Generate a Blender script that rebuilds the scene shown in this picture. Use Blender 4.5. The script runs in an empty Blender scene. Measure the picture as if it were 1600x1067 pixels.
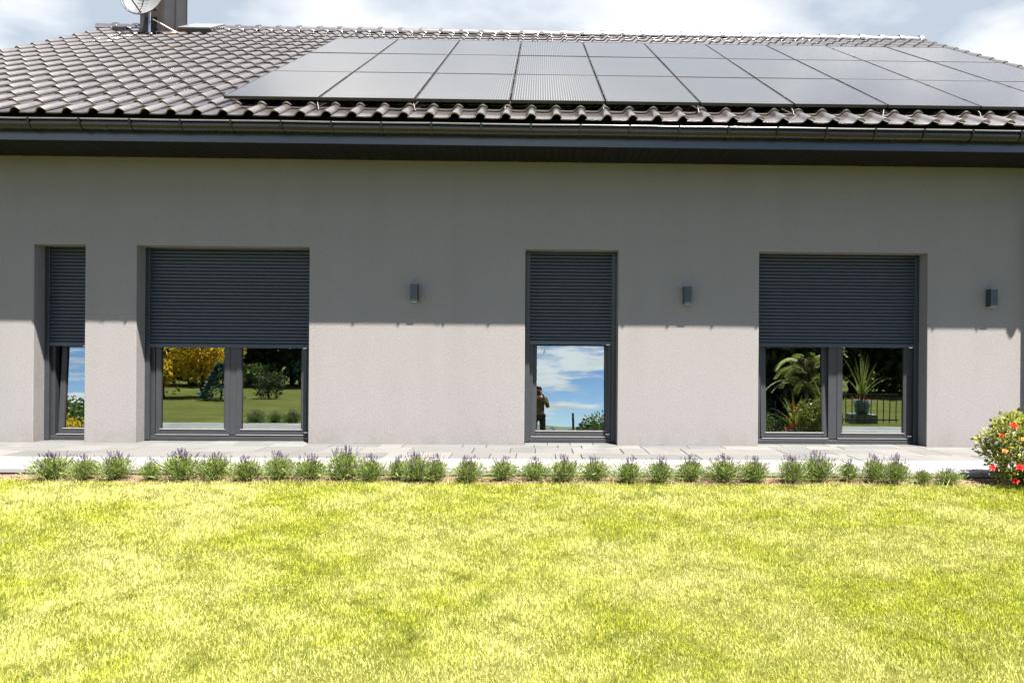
import bpy, bmesh, math, random
import numpy as np
from mathutils import Vector, Matrix

random.seed(7)
RNG = np.random.default_rng(11)
S = bpy.context.scene
C = S.collection
R = math.radians

# ------------------------------------------------------------------ camera
CAM = Vector((0.0, -8.6664, 1.2038))
cd = bpy.data.cameras.new('camera')
cam = bpy.data.objects.new('camera', cd)
C.objects.link(cam)
cd.sensor_width = 36.0
cd.lens = 1055.84 * 36.0 / 1600.0
cd.shift_x = -0.03631
cd.shift_y = 0.009375
cd.clip_start = 0.05
cd.clip_end = 9000
vr = Vector((0.99983064, -0.01671783, 0.00769486))
vf = Vector((0.01671833, 0.99986024, 0.0))
vu = vr.cross(vf)
cam.matrix_world = Matrix(((vr.x, vu.x, -vf.x, CAM.x), (vr.y, vu.y, -vf.y, CAM.y),
                           (vr.z, vu.z, -vf.z, CAM.z), (0, 0, 0, 1)))
S.camera = cam

# ------------------------------------------------------------------ sky and sun
SUN = Vector((0.243, -0.373, 1.0)).normalized()
SUN_EL = math.asin(SUN.z)
SUN_AZ = math.atan2(SUN.x, SUN.y)          # from +Y towards +X
world = bpy.data.worlds.new('World')
S.world = world
world.use_nodes = True
wt = world.node_tree
wt.nodes.clear()


def wn(t, **k):
    n = wt.nodes.new(t)
    for a, b in k.items():
        setattr(n, a, b)
    return n


def wmath(op, a, b=None, clamp=False):
    n = wn('ShaderNodeMath', operation=op)
    n.use_clamp = clamp
    for i, v in enumerate((a, b)):
        if v is None:
            continue
        if isinstance(v, (int, float)):
            n.inputs[i].default_value = v
        else:
            wt.links.new(v, n.inputs[i])
    return n.outputs[0]


sky = wn('ShaderNodeTexSky', sky_type='NISHITA')
sky.sun_disc = False
sky.sun_elevation = SUN_EL
sky.sun_rotation = SUN_AZ
sky.altitude = 2500
sky.air_density = 0.6
sky.dust_density = 0.05
sky.ozone_density = 3.0
tc = wn('ShaderNodeTexCoord')
sep = wn('ShaderNodeSeparateXYZ')
wt.links.new(tc.outputs['Generated'], sep.inputs[0])
# clouds lie on a flat layer: direction divided by its height
zz = wmath('MAXIMUM', wmath('ADD', sep.outputs['Z'], 0.09), 0.03)
comb = wn('ShaderNodeCombineXYZ')
wt.links.new(wmath('DIVIDE', sep.outputs['X'], zz), comb.inputs[0])
wt.links.new(wmath('DIVIDE', sep.outputs['Y'], zz), comb.inputs[1])
comb.inputs[2].default_value = 3.7


def cloud_noise(scale, detail, rough, off, sx=1.0):
    mp = wn('ShaderNodeMapping')
    mp.inputs['Scale'].default_value = (sx, 1, 1)
    mp.inputs['Location'].default_value = off
    wt.links.new(comb.outputs[0], mp.inputs['Vector'])
    n = wn('ShaderNodeTexNoise')
    n.inputs['Scale'].default_value = scale
    n.inputs['Detail'].default_value = detail
    n.inputs['Roughness'].default_value = rough
    wt.links.new(mp.outputs[0], n.inputs['Vector'])
    return n.outputs['Fac']


CLOUD_OFF = (3.45, 4.70, 0.0)
c1 = cloud_noise(1.0, 8, 0.56, CLOUD_OFF)
c2 = cloud_noise(1.6, 5, 0.5, (5.0, 9.0, 2.0), -1.0)
cover = wn('ShaderNodeMapRange')
cover.interpolation_type = 'SMOOTHSTEP'
cover.inputs['From Min'].default_value = 0.435
cover.inputs['From Max'].default_value = 0.55
bank = wn('ShaderNodeMapRange')
bank.interpolation_type = 'SMOOTHSTEP'
bank.inputs['From Min'].default_value = -0.5
bank.inputs['From Max'].default_value = 0.45
bank.inputs['To Min'].default_value = -0.060
bank.inputs['To Max'].default_value = 0.085
wt.links.new(sep.outputs['Y'], bank.inputs['Value'])
wt.links.new(wmath('ADD', c1, bank.outputs[0]), cover.inputs['Value'])
body = wn('ShaderNodeValToRGB')
body.color_ramp.elements[0].position = 0.42
body.color_ramp.elements[0].color = (2.15, 2.5, 2.95, 1)
body.color_ramp.elements[1].position = 0.66
body.color_ramp.elements[1].color = (4.9, 4.9, 4.9, 1)
white = body.color_ramp.elements.new(0.86)
white.color = (8.5, 8.4, 8.3, 1)
bright = wn('ShaderNodeMapRange')
bright.inputs['From Min'].default_value = 0.085
bright.inputs['From Max'].default_value = -0.06
bright.inputs['To Min'].default_value = 0.0
bright.inputs['To Max'].default_value = 0.36
wt.links.new(bank.outputs[0], bright.inputs['Value'])
wt.links.new(wmath('ADD', c2, bright.outputs[0]), body.inputs[0])
mixc = wn('ShaderNodeMixRGB')
wt.links.new(cover.outputs[0], mixc.inputs[0])
wt.links.new(sky.outputs[0], mixc.inputs[1])
wt.links.new(body.outputs[0], mixc.inputs[2])
bg = wn('ShaderNodeBackground')
bg.inputs['Strength'].default_value = 0.05
wt.links.new(mixc.outputs[0], bg.inputs['Color'])
wo = wn('ShaderNodeOutputWorld')
wt.links.new(bg.outputs[0], wo.inputs['Surface'])

sl = bpy.data.lights.new('sun', 'SUN')
sl.energy = 5.0
sl.angle = R(0.55)
sl.color = (1.0, 0.915, 0.81)
sun = bpy.data.objects.new('sun', sl)
C.objects.link(sun)
sun.location = (6, -12, 25)
sun.rotation_euler = SUN.to_track_quat('Z', 'Y').to_euler()

vs = S.view_settings
vs.view_transform = 'Standard'
vs.look = 'None'
vs.exposure = 2.4
vs.gamma = 1.0
vs.use_curve_mapping = False
S.cycles.max_bounces = 8
S.cycles.transparent_max_bounces = 12
S.cycles.caustics_reflective = False
S.cycles.caustics_refractive = False


# ------------------------------------------------------------------ materials
class Mat:
    def __init__(self, name, color=(0.5, 0.5, 0.5), rough=0.6, spec=0.5, metal=0.0):
        self.m = bpy.data.materials.new(name)
        self.m.use_nodes = True
        self.t = self.m.node_tree
        self.b = self.t.nodes['Principled BSDF']
        self.b.inputs['Base Color'].default_value = (*color, 1)
        self.b.inputs['Roughness'].default_value = rough
        self.b.inputs['Specular IOR Level'].default_value = spec
        self.b.inputs['Metallic'].default_value = metal
        self._co = None

    def n(self, t, **k):
        x = self.t.nodes.new(t)
        for a, b in k.items():
            setattr(x, a, b)
        return x

    def link(self, a, b):
        self.t.links.new(a, b)

    def coord(self, which='Object'):
        return self.n('ShaderNodeTexCoord').outputs[which]

    def pos(self):
        return self.n('ShaderNodeNewGeometry').outputs['Position']

    def noise(self, co, scale, detail=4, rough=0.55, stretch=None):
        if stretch:
            mp = self.n('ShaderNodeMapping')
            mp.inputs['Scale'].default_value = stretch
            self.link(co, mp.inputs['Vector'])
            co = mp.outputs[0]
        x = self.n('ShaderNodeTexNoise')
        x.inputs['Scale'].default_value = scale
        x.inputs['Detail'].default_value = detail
        x.inputs['Roughness'].default_value = rough
        self.link(co, x.inputs['Vector'])
        return x.outputs['Fac']

    def ramp(self, fac, stops):
        x = self.n('ShaderNodeValToRGB')
        e = x.color_ramp.elements
        while len(e) < len(stops):
            e.new(0.5)
        for i, (p, c) in enumerate(stops):
            e[i].position = p
            e[i].color = (*c, 1) if len(c) == 3 else c
        self.link(fac, x.inputs[0])
        return x.outputs[0]

    def mix(self, fac, a, b, blend='MIX'):
        x = self.n('ShaderNodeMixRGB', blend_type=blend)
        for i, v in enumerate((fac, a, b)):
            if isinstance(v, (int, float)):
                x.inputs[i].default_value = v
            elif isinstance(v, tuple):
                x.inputs[i].default_value = (*v, 1)
            else:
                self.link(v, x.inputs[i])
        return x.outputs[0]

    def base(self, sock):
        self.link(sock, self.b.inputs['Base Color'])
        return self

    def roughness(self, fac, lo, hi):
        x = self.n('ShaderNodeMapRange')
        x.inputs['To Min'].default_value = lo
        x.inputs['To Max'].default_value = hi
        self.link(fac, x.inputs['Value'])
        self.link(x.outputs[0], self.b.inputs['Roughness'])

    def bump(self, h, dist, strength=1.0):
        x = self.n('ShaderNodeBump')
        x.inputs['Distance'].default_value = dist
        x.inputs['Strength'].default_value = strength
        self.link(h, x.inputs['Height'])
        self.link(x.outputs[0], self.b.inputs['Normal'])

    def rnd(self):
        return self.n('ShaderNodeObjectInfo').outputs['Random']


def varied(name, c0, c1, rough, scale=3.0, spec=0.5, bump=None, metal=0.0, rough2=None):
    """two tones over a noise, optional fine relief"""
    m = Mat(name, c0, rough, spec, metal)
    co = m.pos()
    f = m.noise(co, scale, 5)
    m.base(m.ramp(f, [(0.3, c0), (0.7, c1)]))
    if rough2 is not None:
        m.roughness(m.noise(co, scale * 2.3, 4), rough, rough2)
    if bump:
        m.bump(m.noise(co, bump[0], 3, 0.6), bump[1])
    return m.m


M = {}
# stucco
m = Mat('stucco', rough=0.92, spec=0.25)
co = m.pos()
big = m.noise(co, 0.55, 4)
fine = m.noise(co, 58, 4, 0.75)
streak = m.noise(co, 1.0, 4, 0.5, (2.6, 1, 0.35))
col = m.mix(big, (0.189, 0.185, 0.190), (0.203, 0.199, 0.205))
col = m.mix(m.ramp(streak, [(0.45, (0, 0, 0)), (0.8, (0.35, 0.35, 0.35))]), col, (0.160, 0.156, 0.158))
col = m.mix(m.ramp(fine, [(0.30, (0.8, 0.8, 0.8)), (0.47, (0, 0, 0))]), col, (0.110, 0.107, 0.109))
zsep = m.n('ShaderNodeSeparateXYZ')
m.link(co, zsep.inputs[0])
foot = m.n('ShaderNodeMapRange')
foot.inputs['From Min'].default_value = 0.32
foot.inputs['From Max'].default_value = 0.0
foot.inputs['To Max'].default_value = 0.5
m.link(zsep.outputs['Z'], foot.inputs['Value'])
dirt = m.mix(1.0, foot.outputs[0], m.ramp(m.noise(co, 3.5, 6, 0.7), [(0.40, (0, 0, 0)), (0.70, (1, 1, 1))]), 'MULTIPLY')
col = m.mix(dirt, col, (0.120, 0.110, 0.098))
m.base(col)
m.bump(m.mix(0.5, fine, m.noise(co, 120, 4, 0.7)), 0.0075, 0.9)
M['stucco'] = m.m

# glazed dark clay tile
m = Mat('roof_tile', rough=0.3, spec=0.8)
co = m.pos()
tone = m.ramp(m.rnd(), [(0.0, (0.036, 0.031, 0.0315)), (1.0, (0.058, 0.050, 0.050))])
m.base(m.mix(m.ramp(m.noise(co, 9, 5), [(0.45, (0, 0, 0)), (0.75, (0.5, 0.5, 0.5))]), tone, (0.080, 0.070, 0.069)))
m.roughness(m.noise(co, 14, 4), 0.20, 0.38)
m.b.inputs['IOR'].default_value = 1.8
m.b.inputs['Coat Weight'].default_value = 1.0
m.b.inputs['Coat IOR'].default_value = 1.75
m.b.inputs['Coat Roughness'].default_value = 0.16
m.bump(m.noise(co, 60, 3), 0.0012)
M['tile'] = m.m
M['tile_red'] = varied('bare_clay_tile', (0.30, 0.13, 0.08), (0.24, 0.11, 0.07), 0.7, 9)
M['deck'] = varied('roof_underlay', (0.014, 0.012, 0.012), (0.02, 0.018, 0.017), 0.9)
M['gutter'] = varied('gutter_coated_steel', (0.008, 0.007, 0.006), (0.011, 0.0095, 0.008), 0.22, 6, 0.5, rough2=0.32)
M['fascia'] = varied('fascia_coated_sheet', (0.024, 0.034, 0.050), (0.027, 0.038, 0.055), 0.30, 1.2, 0.8)
M['bead_glint'] = varied('gutter_bead_glint', (0.22, 0.22, 0.22), (0.17, 0.17, 0.17), 0.22, 8, 0.8, metal=0.6)  # paler than the gutter: the glint on the rolled rim is put into the colour
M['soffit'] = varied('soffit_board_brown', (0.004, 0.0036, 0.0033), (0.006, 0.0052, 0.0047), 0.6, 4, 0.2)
M['frame'] = varied('window_frame_anthracite', (0.023, 0.0255, 0.031), (0.028, 0.031, 0.037), 0.42, 12, 0.5, (240, 0.0006))
M['guide'] = varied('guide_rail_anthracite', (0.022, 0.028, 0.033), (0.027, 0.033, 0.039), 0.38, 12, 0.5)
M['slat'] = varied('shutter_slat_anthracite', (0.029, 0.044, 0.070), (0.035, 0.051, 0.080), 0.32, 7, 0.5)
M['slot'] = Mat('slat_joint_shade', (0.006, 0.010, 0.011), 0.7).m  # slat joint and undercut, their shade painted as a near black colour
M['bead'] = varied('light_glazing_bead', (0.22, 0.22, 0.225), (0.18, 0.18, 0.19), 0.4, 12)
M['stop'] = varied('white_plastic_stop', (0.75, 0.75, 0.74), (0.66, 0.66, 0.65), 0.4, 30)
M['rubber'] = Mat('black_rubber', (0.012, 0.012, 0.013), 0.7).m
M['lamp'] = varied('lamp_anthracite', (0.022, 0.032, 0.041), (0.027, 0.038, 0.047), 0.34, 20)
M['chimney'] = varied('chimney_sheet_brown', (0.018, 0.016, 0.016), (0.026, 0.023, 0.023), 0.38, 3, 0.5, (4, 0.004))
M['darkmetal'] = varied('dark_metal', (0.02, 0.021, 0.023), (0.03, 0.031, 0.034), 0.4, 8)
M['alu'] = varied('aluminium', (0.62, 0.63, 0.64), (0.5, 0.51, 0.52), 0.35, 12, metal=1.0)
M['dullsteel'] = varied('dull_steel', (0.11, 0.11, 0.105), (0.07, 0.07, 0.07), 0.5, 12, metal=0.7)
M['dish'] = varied('dish_grey_paint', (0.13, 0.137, 0.145), (0.11, 0.117, 0.127), 0.35, 5)
M['hatch'] = varied('hatch_pale_dome', (0.17, 0.18, 0.19), (0.13, 0.14, 0.15), 0.2, 4)
M['pframe'] = varied('panel_frame_black', (0.020, 0.020, 0.021), (0.032, 0.032, 0.033), 0.38, 15)

# solar cells under glass
m = Mat('solar_glass', rough=0.10, spec=0.5)
co = m.coord('Object')
sp = m.n('ShaderNodeSeparateXYZ')
m.link(co, sp.inputs[0])


def stripes(sock, pitch, width):
    a = m.n('ShaderNodeMath', operation='DIVIDE')
    m.link(sock, a.inputs[0])
    a.inputs[1].default_value = pitch
    f = m.n('ShaderNodeMath', operation='FRACT')
    m.link(a.outputs[0], f.inputs[0])
    g = m.n('ShaderNodeMath', operation='LESS_THAN')
    m.link(f.outputs[0], g.inputs[0])
    g.inputs[1].default_value = width
    return g.outputs[0]


cell = m.mix(m.noise(co, 2.0, 3), (0.012, 0.012, 0.014), (0.019, 0.019, 0.021))
cell = m.mix(stripes(sp.outputs['X'], 0.0306, 0.22), cell, (0.17, 0.17, 0.17))
cell = m.mix(stripes(sp.outputs['Y'], 0.1885, 0.02), cell, (0.006, 0.006, 0.007))
m.base(cell)
m.b.inputs['IOR'].default_value = 2.7
m.roughness(m.noise(m.pos(), 1.2, 4), 0.07, 0.17)
M['cells'] = m.m

# glass pane: partly reflecting, partly clear
m = Mat('window_glass')
t = m.t
t.nodes.remove(m.b)
gl = m.n('ShaderNodeBsdfGlossy')
gl.inputs['Roughness'].default_value = 0.0
gl.inputs['Color'].default_value = (0.84, 0.97, 1.0, 1)
tr = m.n('ShaderNodeBsdfTransparent')
tr.inputs['Color'].default_value = (0.62, 0.66, 0.65, 1)
lw = m.n('ShaderNodeFresnel')
lw.inputs['IOR'].default_value = 3.7
bmp = m.n('ShaderNodeBump')
bmp.inputs['Distance'].default_value = 0.0012
bmp.inputs['Strength'].default_value = 0.35
m.link(m.noise(m.pos(), 2.2, 1, 0.3), bmp.inputs['Height'])
m.link(bmp.outputs[0], gl.inputs['Normal'])
mx = m.n('ShaderNodeMixShader')
m.link(lw.outputs[0], mx.inputs[0])
m.link(tr.outputs[0], mx.inputs[1])
m.link(gl.outputs[0], mx.inputs[2])
m.link(mx.outputs[0], t.nodes['Material Output'].inputs['Surface'])
M['glass'] = m.m

M['room'] = varied('room_plaster', (0.30, 0.28, 0.25), (0.26, 0.24, 0.22), 0.9, 1)
M['leafdeco'] = varied('pale_green_deco', (0.45, 0.60, 0.25), (0.55, 0.68, 0.35), 0.5, 20)
M['whitebox'] = varied('white_lacquer', (0.78, 0.80, 0.82), (0.7, 0.72, 0.74), 0.4, 4)

# terrace slabs
m = Mat('terrace_slab', rough=0.75, spec=0.3)
co = m.pos()
tone = m.ramp(m.rnd(), [(0.0, (0.18, 0.182, 0.184)), (0.5, (0.205, 0.206, 0.207)), (1.0, (0.23, 0.23, 0.23))])
stain = m.ramp(m.noise(co, 1.7, 5), [(0.52, (0, 0, 0)), (0.72, (0.7, 0.7, 0.7))])
col = m.mix(stain, tone, (0.155, 0.157, 0.158))
col = m.mix(m.ramp(m.noise(co, 120, 3, 0.7), [(0.3, (0.4, 0.4, 0.4)), (0.5, (0, 0, 0))]), col, (0.15, 0.15, 0.147))
m.base(col)
m.bump(m.noise(co, 90, 4, 0.7), 0.002)
M['slab'] = m.m
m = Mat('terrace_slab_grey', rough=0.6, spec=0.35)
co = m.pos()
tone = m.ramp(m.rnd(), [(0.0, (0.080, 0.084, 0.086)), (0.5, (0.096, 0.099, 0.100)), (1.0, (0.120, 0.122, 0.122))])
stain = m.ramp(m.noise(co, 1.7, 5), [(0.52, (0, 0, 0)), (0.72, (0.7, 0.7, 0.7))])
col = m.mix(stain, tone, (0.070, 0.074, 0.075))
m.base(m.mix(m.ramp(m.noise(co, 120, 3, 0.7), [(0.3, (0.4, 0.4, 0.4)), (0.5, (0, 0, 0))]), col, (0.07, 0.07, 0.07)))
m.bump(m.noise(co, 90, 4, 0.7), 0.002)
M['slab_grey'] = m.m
M['joint'] = varied('joint_sand', (0.035, 0.034, 0.032), (0.055, 0.052, 0.048), 0.95, 20)
M['soil'] = varied('dry_soil', (0.20, 0.14, 0.095), (0.11, 0.075, 0.05), 0.95, 12, 0.2, (45, 0.02))
M['pebble'] = varied('soil_crumb', (0.24, 0.17, 0.115), (0.12, 0.085, 0.06), 0.95, 30, 0.2)

# lawn sheet (under the blades, and far away)
m = Mat('lawn_ground', rough=0.95, spec=0.1)
co = m.pos()
a = m.noise(co, 0.9, 5)
b = m.noise(co, 40, 4, 0.7)
col = m.ramp(a, [(0.3, (0.060, 0.074, 0.013)), (0.55, (0.095, 0.100, 0.020)), (0.75, (0.13, 0.125, 0.038))])
col = m.mix(m.ramp(b, [(0.3, (0.6, 0.6, 0.6)), (0.6, (0, 0, 0))]), col, (0.05, 0.06, 0.012))
m.base(col)
m.bump(b, 0.03)
M['lawn'] = m.m

# grass blades
m = Mat('grass_blade', rough=0.55, spec=0.25)
co = m.pos()
at = m.n('ShaderNodeAttribute')
at.attribute_name = 'tone'
patch = m.noise(co, 0.95, 6, 0.62)
small = m.noise(co, 4.2, 5, 0.65)
clump = m.noise(co, 7.5, 4, 0.6)
green = m.ramp(at.outputs['Fac'], [(0.0, (0.16, 0.215, 0.014)), (0.5, (0.33, 0.375, 0.026)), (1.0, (0.58, 0.595, 0.10))])
dry = m.ramp(at.outputs['Fac'], [(0.0, (0.32, 0.325, 0.080)), (0.5, (0.56, 0.555, 0.19)), (1.0, (0.80, 0.78, 0.46))])
f1 = m.ramp(patch, [(0.42, (0, 0, 0)), (0.66, (0.88, 0.88, 0.88))])
f2 = m.ramp(small, [(0.45, (0, 0, 0)), (0.7, (0.65, 0.65, 0.65))])
col = m.mix(m.mix(1.0, f1, f2, 'SCREEN'), green, dry)
col = m.mix(m.ramp(clump, [(0.30, (0.7, 0.7, 0.7)), (0.44, (0, 0, 0))]), col, (0.12, 0.155, 0.010))
m.base(col)
tl = m.n('ShaderNodeBsdfTranslucent')
m.link(col, tl.inputs['Color'])
mx = m.n('ShaderNodeMixShader')
mx.inputs[0].default_value = 0.50
m.link(m.b.outputs[0], mx.inputs[1])
m.link(tl.outputs[0], mx.inputs[2])
m.link(mx.outputs[0], m.t.nodes['Material Output'].inputs['Surface'])
M['grass'] = m.m


def leaf_mat(name, c0, c1, trans=0.35, rough=0.5):
    m = Mat(name, c0, rough, 0.35)
    at = m.n('ShaderNodeAttribute')
    at.attribute_name = 'tone'
    col = m.ramp(at.outputs['Fac'], [(0.0, c0), (1.0, c1)])
    m.base(col)
    tl = m.n('ShaderNodeBsdfTranslucent')
    m.link(col, tl.inputs['Color'])
    mx = m.n('ShaderNodeMixShader')
    mx.inputs[0].default_value = trans
    m.link(m.b.outputs[0], mx.inputs[1])
    m.link(tl.outputs[0], mx.inputs[2])
    m.link(mx.outputs[0], m.t.nodes['Material Output'].inputs['Surface'])
    return m.m


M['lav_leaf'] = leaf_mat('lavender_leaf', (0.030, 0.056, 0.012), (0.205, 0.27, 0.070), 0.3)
M['lav_stem'] = leaf_mat('lavender_stem', (0.14, 0.19, 0.08), (0.26, 0.31, 0.15), 0.2)
M['lav_flower'] = leaf_mat('lavender_flower', (0.032, 0.021, 0.050), (0.090, 0.066, 0.128), 0.2)
M['straw'] = leaf_mat('straw_blade', (0.42, 0.37, 0.17), (0.62, 0.56, 0.32), 0.3)
M['rose_leaf'] = leaf_mat('rose_leaf', (0.045, 0.075, 0.010), (0.29, 0.31, 0.05), 0.35, 0.35)
M['rose_red'] = leaf_mat('rose_petal', (0.42, 0.012, 0.016), (0.72, 0.055, 0.030), 0.25, 0.45)
M['rose_orange'] = leaf_mat('rose_petal_faded', (0.70, 0.16, 0.04), (0.80, 0.36, 0.10), 0.25, 0.45)
M['leaf_dark'] = leaf_mat('dark_tree_leaf', (0.018, 0.032, 0.010), (0.050, 0.080, 0.022))
M['leaf_gold'] = leaf_mat('golden_tree_leaf', (0.40, 0.27, 0.015), (0.72, 0.54, 0.05), 0.6)
M['leaf_mid'] = leaf_mat('mid_tree_leaf', (0.05, 0.085, 0.018), (0.13, 0.19, 0.04))
M['leaf_lime'] = leaf_mat('lime_leaf', (0.12, 0.17, 0.03), (0.30, 0.34, 0.07))
M['leaf_teal'] = leaf_mat('blue_spruce_needle', (0.03, 0.075, 0.065), (0.07, 0.15, 0.13))
M['bark'] = varied('bark', (0.075, 0.055, 0.04), (0.045, 0.033, 0.025), 0.9, 12, 0.2, (30, 0.01))
M['pot'] = varied('planter_grey_green', (0.13, 0.19, 0.17), (0.17, 0.23, 0.21), 0.6, 8)
M['hill'] = varied('far_hill_green', (0.06, 0.085, 0.045), (0.09, 0.11, 0.06), 0.95, 0.01)
M['skin'] = varied('skin', (0.50, 0.30, 0.21), (0.44, 0.26, 0.18), 0.5, 30)
M['shirt'] = varied('patterned_shirt', (0.20, 0.17, 0.08), (0.05, 0.05, 0.045), 0.85, 14)
M['trousers'] = varied('dark_trousers', (0.03, 0.032, 0.036), (0.045, 0.045, 0.05), 0.85, 10)
M['hair'] = varied('dark_hair', (0.02, 0.015, 0.012), (0.035, 0.026, 0.02), 0.6, 60)
M['shoe'] = varied('black_leather', (0.015, 0.014, 0.014), (0.025, 0.024, 0.023), 0.45, 30)
M['shade'] = varied('lamp_frosted_glass', (0.55, 0.56, 0.56), (0.48, 0.49, 0.49), 0.35, 10)


# ------------------------------------------------------------------ mesh helpers
class MB:
    """collects faces; build() links them as one mesh object"""
    def __init__(self):
        self.v, self.f, self.tone = [], [], []

    def quad(self, a, b, c, d, tone=None):
        i = len(self.v)
        self.v += [tuple(a), tuple(b), tuple(c), tuple(d)]
        self.f.append((i, i + 1, i + 2, i + 3))
        if tone is not None:
            self.tone.append(tone)

    def tri(self, a, b, c, tone=None):
        i = len(self.v)
        self.v += [tuple(a), tuple(b), tuple(c)]
        self.f.append((i, i + 1, i + 2))
        if tone is not None:
            self.tone.append(tone)

    def box(self, x0, x1, y0, y1, z0, z1):
        i = len(self.v)
        self.v += [(x0, y0, z0), (x1, y0, z0), (x1, y1, z0), (x0, y1, z0),
                   (x0, y0, z1), (x1, y0, z1), (x1, y1, z1), (x0, y1, z1)]
        for f in ((0, 3, 2, 1), (4, 5, 6, 7), (0, 1, 5, 4), (1, 2, 6, 5), (2, 3, 7, 6), (3, 0, 4, 7)):
            self.f.append(tuple(i + k for k in f))
        return self

    def tube(self, pts, rad, n=10, cap=True):
        pts = [Vector(p) for p in pts]
        if isinstance(rad, (int, float)):
            rad = [rad] * len(pts)
        rings = []
        for k, p in enumerate(pts):
            d = (pts[min(k + 1, len(pts) - 1)] - pts[max(k - 1, 0)]).normalized()
            ref = Vector((0, 0, 1)) if abs(d.z) < 0.9 else Vector((1, 0, 0))
            u = d.cross(ref).normalized()
            w = d.cross(u).normalized()
            base = len(self.v)
            for j in range(n):
                a = 2 * math.pi * j / n
                self.v.append(tuple(p + (u * math.cos(a) + w * math.sin(a)) * rad[k]))
            rings.append(base)
        for a, b in zip(rings[:-1], rings[1:]):
            for j in range(n):
                self.f.append((a + j, b + j, b + (j + 1) % n, a + (j + 1) % n))
        if cap:
            self.f.append(tuple(rings[0] + j for j in range(n)))
            self.f.append(tuple(rings[-1] + j for j in reversed(range(n))))
        return self

    def mesh(self, name, mat, smooth=False):
        me = bpy.data.meshes.new(name)
        me.from_pydata(self.v, [], self.f)
        if mat is not None:
            me.materials.append(M[mat])
        if self.tone:
            a = me.attributes.new('tone', 'FLOAT', 'FACE')
            a.data.foreach_set('value', self.tone)
        if smooth:
            me.polygons.foreach_set('use_smooth', [True] * len(me.polygons))
        me.update()
        return me

    def build(self, name, mat, parent=None, loc=None, smooth=False, bevel=None, flip=True):
        me = self.mesh(name, mat, smooth)
        if flip:
            bm = bmesh.new()
            bm.from_mesh(me)
            bmesh.ops.recalc_face_normals(bm, faces=bm.faces)
            bm.to_mesh(me)
            bm.free()
        return link(name, me, parent, loc, bevel)


def link(name, me, parent=None, loc=None, bevel=None):
    o = bpy.data.objects.new(name, me)
    C.objects.link(o)
    o.parent = parent
    if loc is not None:
        o.location = loc
    if bevel:
        b = o.modifiers.new('bevel', 'BEVEL')
        b.width = bevel
        b.segments = 2
        b.limit_method = 'ANGLE'
        b.angle_limit = R(40)
    return o


def empty(name, loc=(0, 0, 0), parent=None):
    o = bpy.data.objects.new(name, None)
    o.empty_display_size = 0.1
    C.objects.link(o)
    o.parent = parent
    o.location = loc
    return o


def tag(o, label, cat, group=None):
    o['label'] = label
    o['category'] = cat
    if group:
        o['group'] = group
    return o


def kind(o, k, label=None):
    o['kind'] = k
    if label:
        o['label'] = label
    return o


def box(name, mat, x0, x1, y0, y1, z0, z1, parent=None, bevel=None):
    cx, cy, cz = (x0 + x1) / 2, (y0 + y1) / 2, (z0 + z1) / 2
    return MB().box(x0 - cx, x1 - cx, y0 - cy, y1 - cy, z0 - cz, z1 - cz).build(name, mat, parent, (cx, cy, cz), bevel=bevel)


def np_cards(name, mat, P, U, V, tone, parent=None, loc=None, tri=False):
    """many leaf faces at once: rhombus with corners P, P+U/2+V, P+U, P+U/2-V (or a triangle)"""
    n = len(P)
    if tri:
        co = np.stack([P - V, P + V, P + U], 1)
        k = 3
    else:
        co = np.stack([P, P + U * 0.45 + V, P + U, P + U * 0.45 - V], 1)
        k = 4
    me = bpy.data.meshes.new(name)
    me.vertices.add(n * k)
    me.vertices.foreach_set('co', co.reshape(-1).astype(np.float32))
    me.loops.add(n * k)
    me.loops.foreach_set('vertex_index', np.arange(n * k, dtype=np.int32))
    me.polygons.add(n)
    me.polygons.foreach_set('loop_start', np.arange(0, n * k, k, dtype=np.int32))
    me.update(calc_edges=True)
    me.materials.append(M[mat])
    a = me.attributes.new('tone', 'FLOAT', 'FACE')
    a.data.foreach_set('value', tone.astype(np.float32))
    if parent == 'mesh':
        return me
    return link(name, me, parent, loc)


def unit(a):
    return a / np.maximum(np.linalg.norm(a, axis=1, keepdims=True), 1e-9)


# ------------------------------------------------------------------ ground
def ground_z(x, y):
    x = np.asarray(x, float)
    y = np.asarray(y, float)
    d = np.clip(-y - 2.3, 0, None)
    z = -0.075 - 0.055 * np.minimum(d, 7) - 0.012 * np.clip(d - 7, 0, 16)
    far = np.clip(-y - 45, 0, None)
    z = z - 9.0 * (1 - np.exp(-far / 90.0))
    z = z + 0.012 * np.sin(x * 1.3 + 0.6 * y) * np.clip(d, 0, 1) + 0.010 * np.sin(2.1 * y - 0.7 * x) * np.clip(d, 0, 1)
    return z


def build_ground():
    ax = np.concatenate([-np.geomspace(3500, 14, 26), np.linspace(-12, 12, 97), np.geomspace(14, 3500, 26)])
    ay = np.concatenate([-np.geomspace(3500, 16, 34), np.linspace(-14, 0, 71), np.geomspace(1, 3500, 16)])
    X, Y = np.meshgrid(ax, ay)
    Z = ground_z(X, Y)
    nx, ny = len(ax), len(ay)
    v = np.stack([X, Y, Z], -1).reshape(-1, 3)
    f = [(j * nx + i, j * nx + i + 1, (j + 1) * nx + i + 1, (j + 1) * nx + i) for j in range(ny - 1) for i in range(nx - 1)]
    me = bpy.data.meshes.new('lawn')
    me.from_pydata(v.tolist(), [], f)
    me.materials.append(M['lawn'])
    me.polygons.foreach_set('use_smooth', [True] * len(f))
    kind(link('lawn', me), 'structure', 'wide sunlit yellow green lawn in front of the house')


build_ground()


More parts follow.
